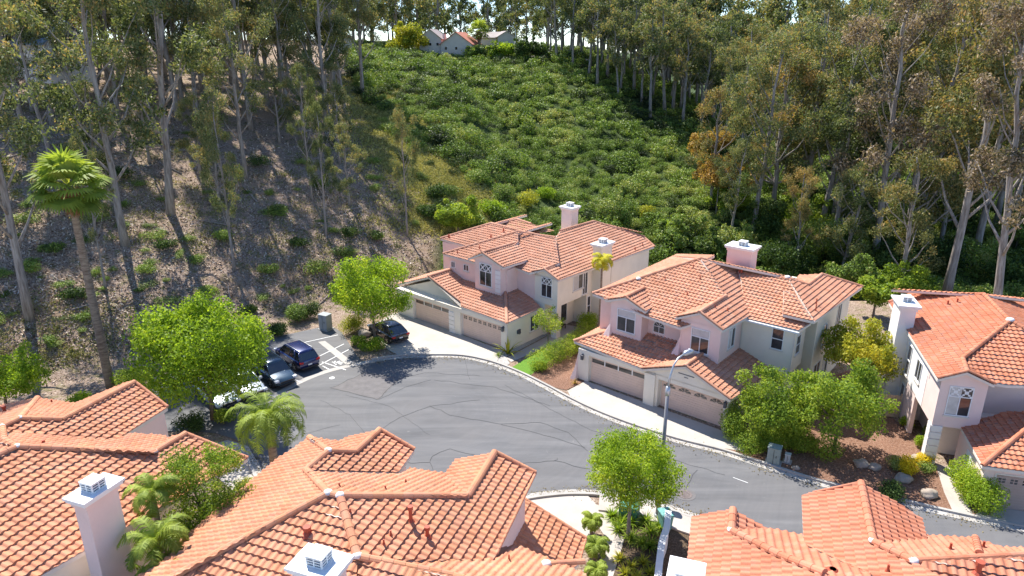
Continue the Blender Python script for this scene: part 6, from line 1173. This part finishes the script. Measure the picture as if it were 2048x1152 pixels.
# ================================================================== ground litter, tufts and fallen branches on the slope
def on_slope(n, fn):
    out = []
    while len(out) < n:
        u, v = random.uniform(-40, 900), random.uniform(120, 860); lim = np.interp(v, [95, 140, 190, 260, 330, 380, 430, 600], [700, 700, 715, 745, 800, 860, 870, 880])
        if u > lim: continue
        p = G(u, v)
        if p[2] < .15 or p[1] > 150: continue
        out.append(fn(p) if fn else p)
    return out
base_pts = on_slope(1500, None); Vl = []; Tl = []
for (x, y, z) in base_pts:
    m_ = random.randint(10, 34); sp = U(.5, 2.2); cx = rng.normal(x, sp, m_); cy = rng.normal(y, sp, m_); k_ = U(-.2, .3)
    for a, b_ in zip(cx, cy): Vl.append((a, b_, hz(a, b_) + .03)); Tl.append(.45 + k_ + rng.normal(0, .15))
V, Q = leafquads(np.array(Vl), .34, .33, 1.6, 0); me = npmesh('leaf_litter', V, Q, np.array(Tl)); me.materials.append(leaf_mat('fallen_bark_and_leaves', [(.05, (.08, .05, .03)), (.35, (.27, .19, .13)), (.6, (.50, .40, .31)), (.85, (.68, .59, .49)), (1, (.76, .69, .60))], .05, 0, .9)); o = link('leaf_litter', me); o['kind'] = 'stuff'; tag(o, 'fallen bark and leaf litter on the left slope', 'litter')
pts = on_slope(900, None); Vt = []; Tt = []
for (x, y, z) in pts:
    if noise.noise(Vector((x * .07, y * .07, 3))) < -.05: continue
    m_ = random.randint(20, 60); sp = U(.3, 1.1); k_ = U(-.2, .35)
    for a, b_ in zip(rng.normal(x, sp, m_), rng.normal(y, sp, m_)): Vt.append((a, b_, hz(a, b_) + .1)); Tt.append(.45 + k_ + rng.normal(0, .12))
V, Q = leafquads(np.array(Vt), .30, .22, -.1, -1.5); me = npmesh('dry_grass', V, Q, np.array(Tt)); me.materials.append(leaf_mat('dry_and_green_grass', [(.05, (.05, .07, .02)), (.35, (.13, .15, .04)), (.6, (.26, .27, .08)), (.85, (.42, .36, .15)), (1, (.52, .44, .22))], .25, 0, .8)); o = link('dry_grass', me); o['kind'] = 'stuff'; tag(o, 'patches of dry and green grass on the left slope', 'grass')
# grass and weeds on the sunny strip beside the canyon
Vt = []; Tt = []
for _ in range(2800):
    v = random.uniform(150, 470); lim = np.interp(v, [95, 140, 190, 260, 330, 380, 430, 600], [700, 700, 715, 745, 800, 860, 870, 880]); u = lim + random.gauss(45, 60)
    p = G(u, v)
    if p[1] > 170: continue
    m_ = random.randint(15, 45); sp = U(.4, 1.2); k_ = U(-.25, .35)
    for a, b_ in zip(rng.normal(p[0], sp, m_), rng.normal(p[1], sp, m_)): Vt.append((a, b_, hz(a, b_) + .15)); Tt.append(.5 + k_ + rng.normal(0, .12))
V, Q = leafquads(np.array(Vt), .36, .3, -.1, -1.2); me = npmesh('weeds', V, Q, np.array(Tt)); me.materials.append(leaf_mat('sunny_weed', [(.05, (.10, .11, .03)), (.35, (.26, .25, .08)), (.6, (.42, .40, .12)), (.85, (.56, .50, .22)), (1, (.62, .52, .30))], .25, 0, .8)); o = link('weeds', me); o['kind'] = 'stuff'; tag(o, 'yellow green weeds on the sunny strip beside the brush hill', 'weeds')
wood = plain('weathered_branch', (.30, .25, .21), .9, .25, 2)
for i, p in enumerate(on_slope(26, None)):
    a = U(0, 6.28); L_ = U(1.5, 4.5); b = MB(); q = [(math.cos(a) * L_ * t + U(-.1, .1), math.sin(a) * L_ * t + U(-.1, .1)) for t in (0, .33, .66, 1)]; pts = [(x_, y_, hz(p[0] + x_, p[1] + y_) - p[2] + .08) for x_, y_ in q]; b.tube(pts, [.09, .075, .06, .03], 6); b.tube([pts[2], (pts[2][0] + U(-.6, .6), pts[2][1] + U(-.6, .6), pts[2][2] + .5)], [.04, .015], 5)
    o = b.build('fallen_branch', wood, None, True); o.location = p; tag(o, 'pale fallen branch lying in the leaf litter of the left slope', 'branch', 'fallen branches on the left slope')

for i in range(95):
    u, v = random.uniform(-20, 860), random.uniform(210, 700); lim = np.interp(v, [95, 140, 190, 260, 330, 380, 430, 600], [700, 700, 715, 745, 800, 860, 870, 880])
    p = G(u, v)
    if u > lim - 5 or p[2] < .6 or p[1] > 140: continue
    s_ = U(.5, 1.5) * (1.5 if random.random() < .15 else 1)
    o = link('wild_shrub', SM[i % 9]); o.location = (p[0], p[1], p[2] - .1); o.scale = (s_, s_ * U(.6, 1), s_ * U(.35, .8)); o.rotation_euler[2] = U(0, 6); tag(o, 'low wild shrub scattered in the leaf litter of the shaded left slope', 'shrub', 'low shrubs on the left slope')
for H_, (x, y), z1 in ((HB, (9.46, 5.84), 5.95), (HB, (13.25, 5.85), 5.9), (HA, (.66, .06), 2.6), (HA, (2.2, 12.5), 5.6)):
    b = MB(); b.tube([(x, y, .05), (x, y, z1)], .045, 6); b.tube([(x, y, .25), (x + .1, y - .12, .05)], .045, 6); b.build('downpipe', M['trim'], H_.root)

Vt = []; Tt = []
for line in (far[20:], near + near2[1:]):
    for _ in range(520):
        i = random.randrange(len(line) - 1); p = line[i]; q = offset(line[max(0, i - 1):i + 2], U(-.25, .35))[min(1, i)]; m_ = random.randint(1, 6)
        for k_ in range(m_): Vt.append((q[0] + rng.normal(0, .35), q[1] + rng.normal(0, .25), .028)); Tt.append(.4 + rng.normal(0, .2))
V, Q = leafquads(np.array(Vt), .11, .5, 3.0, 0); me = npmesh('fallen_leaves', V, Q, np.array(Tt)); me.materials.append(leaf_mat('dry_gutter_leaf', [(.05, (.06, .045, .02)), (.5, (.22, .17, .07)), (1, (.40, .33, .16))], .05, 0, .9)); o = link('fallen_leaves', me); o['kind'] = 'stuff'; tag(o, 'small dry leaves gathered along the gutters of the road', 'leaves')
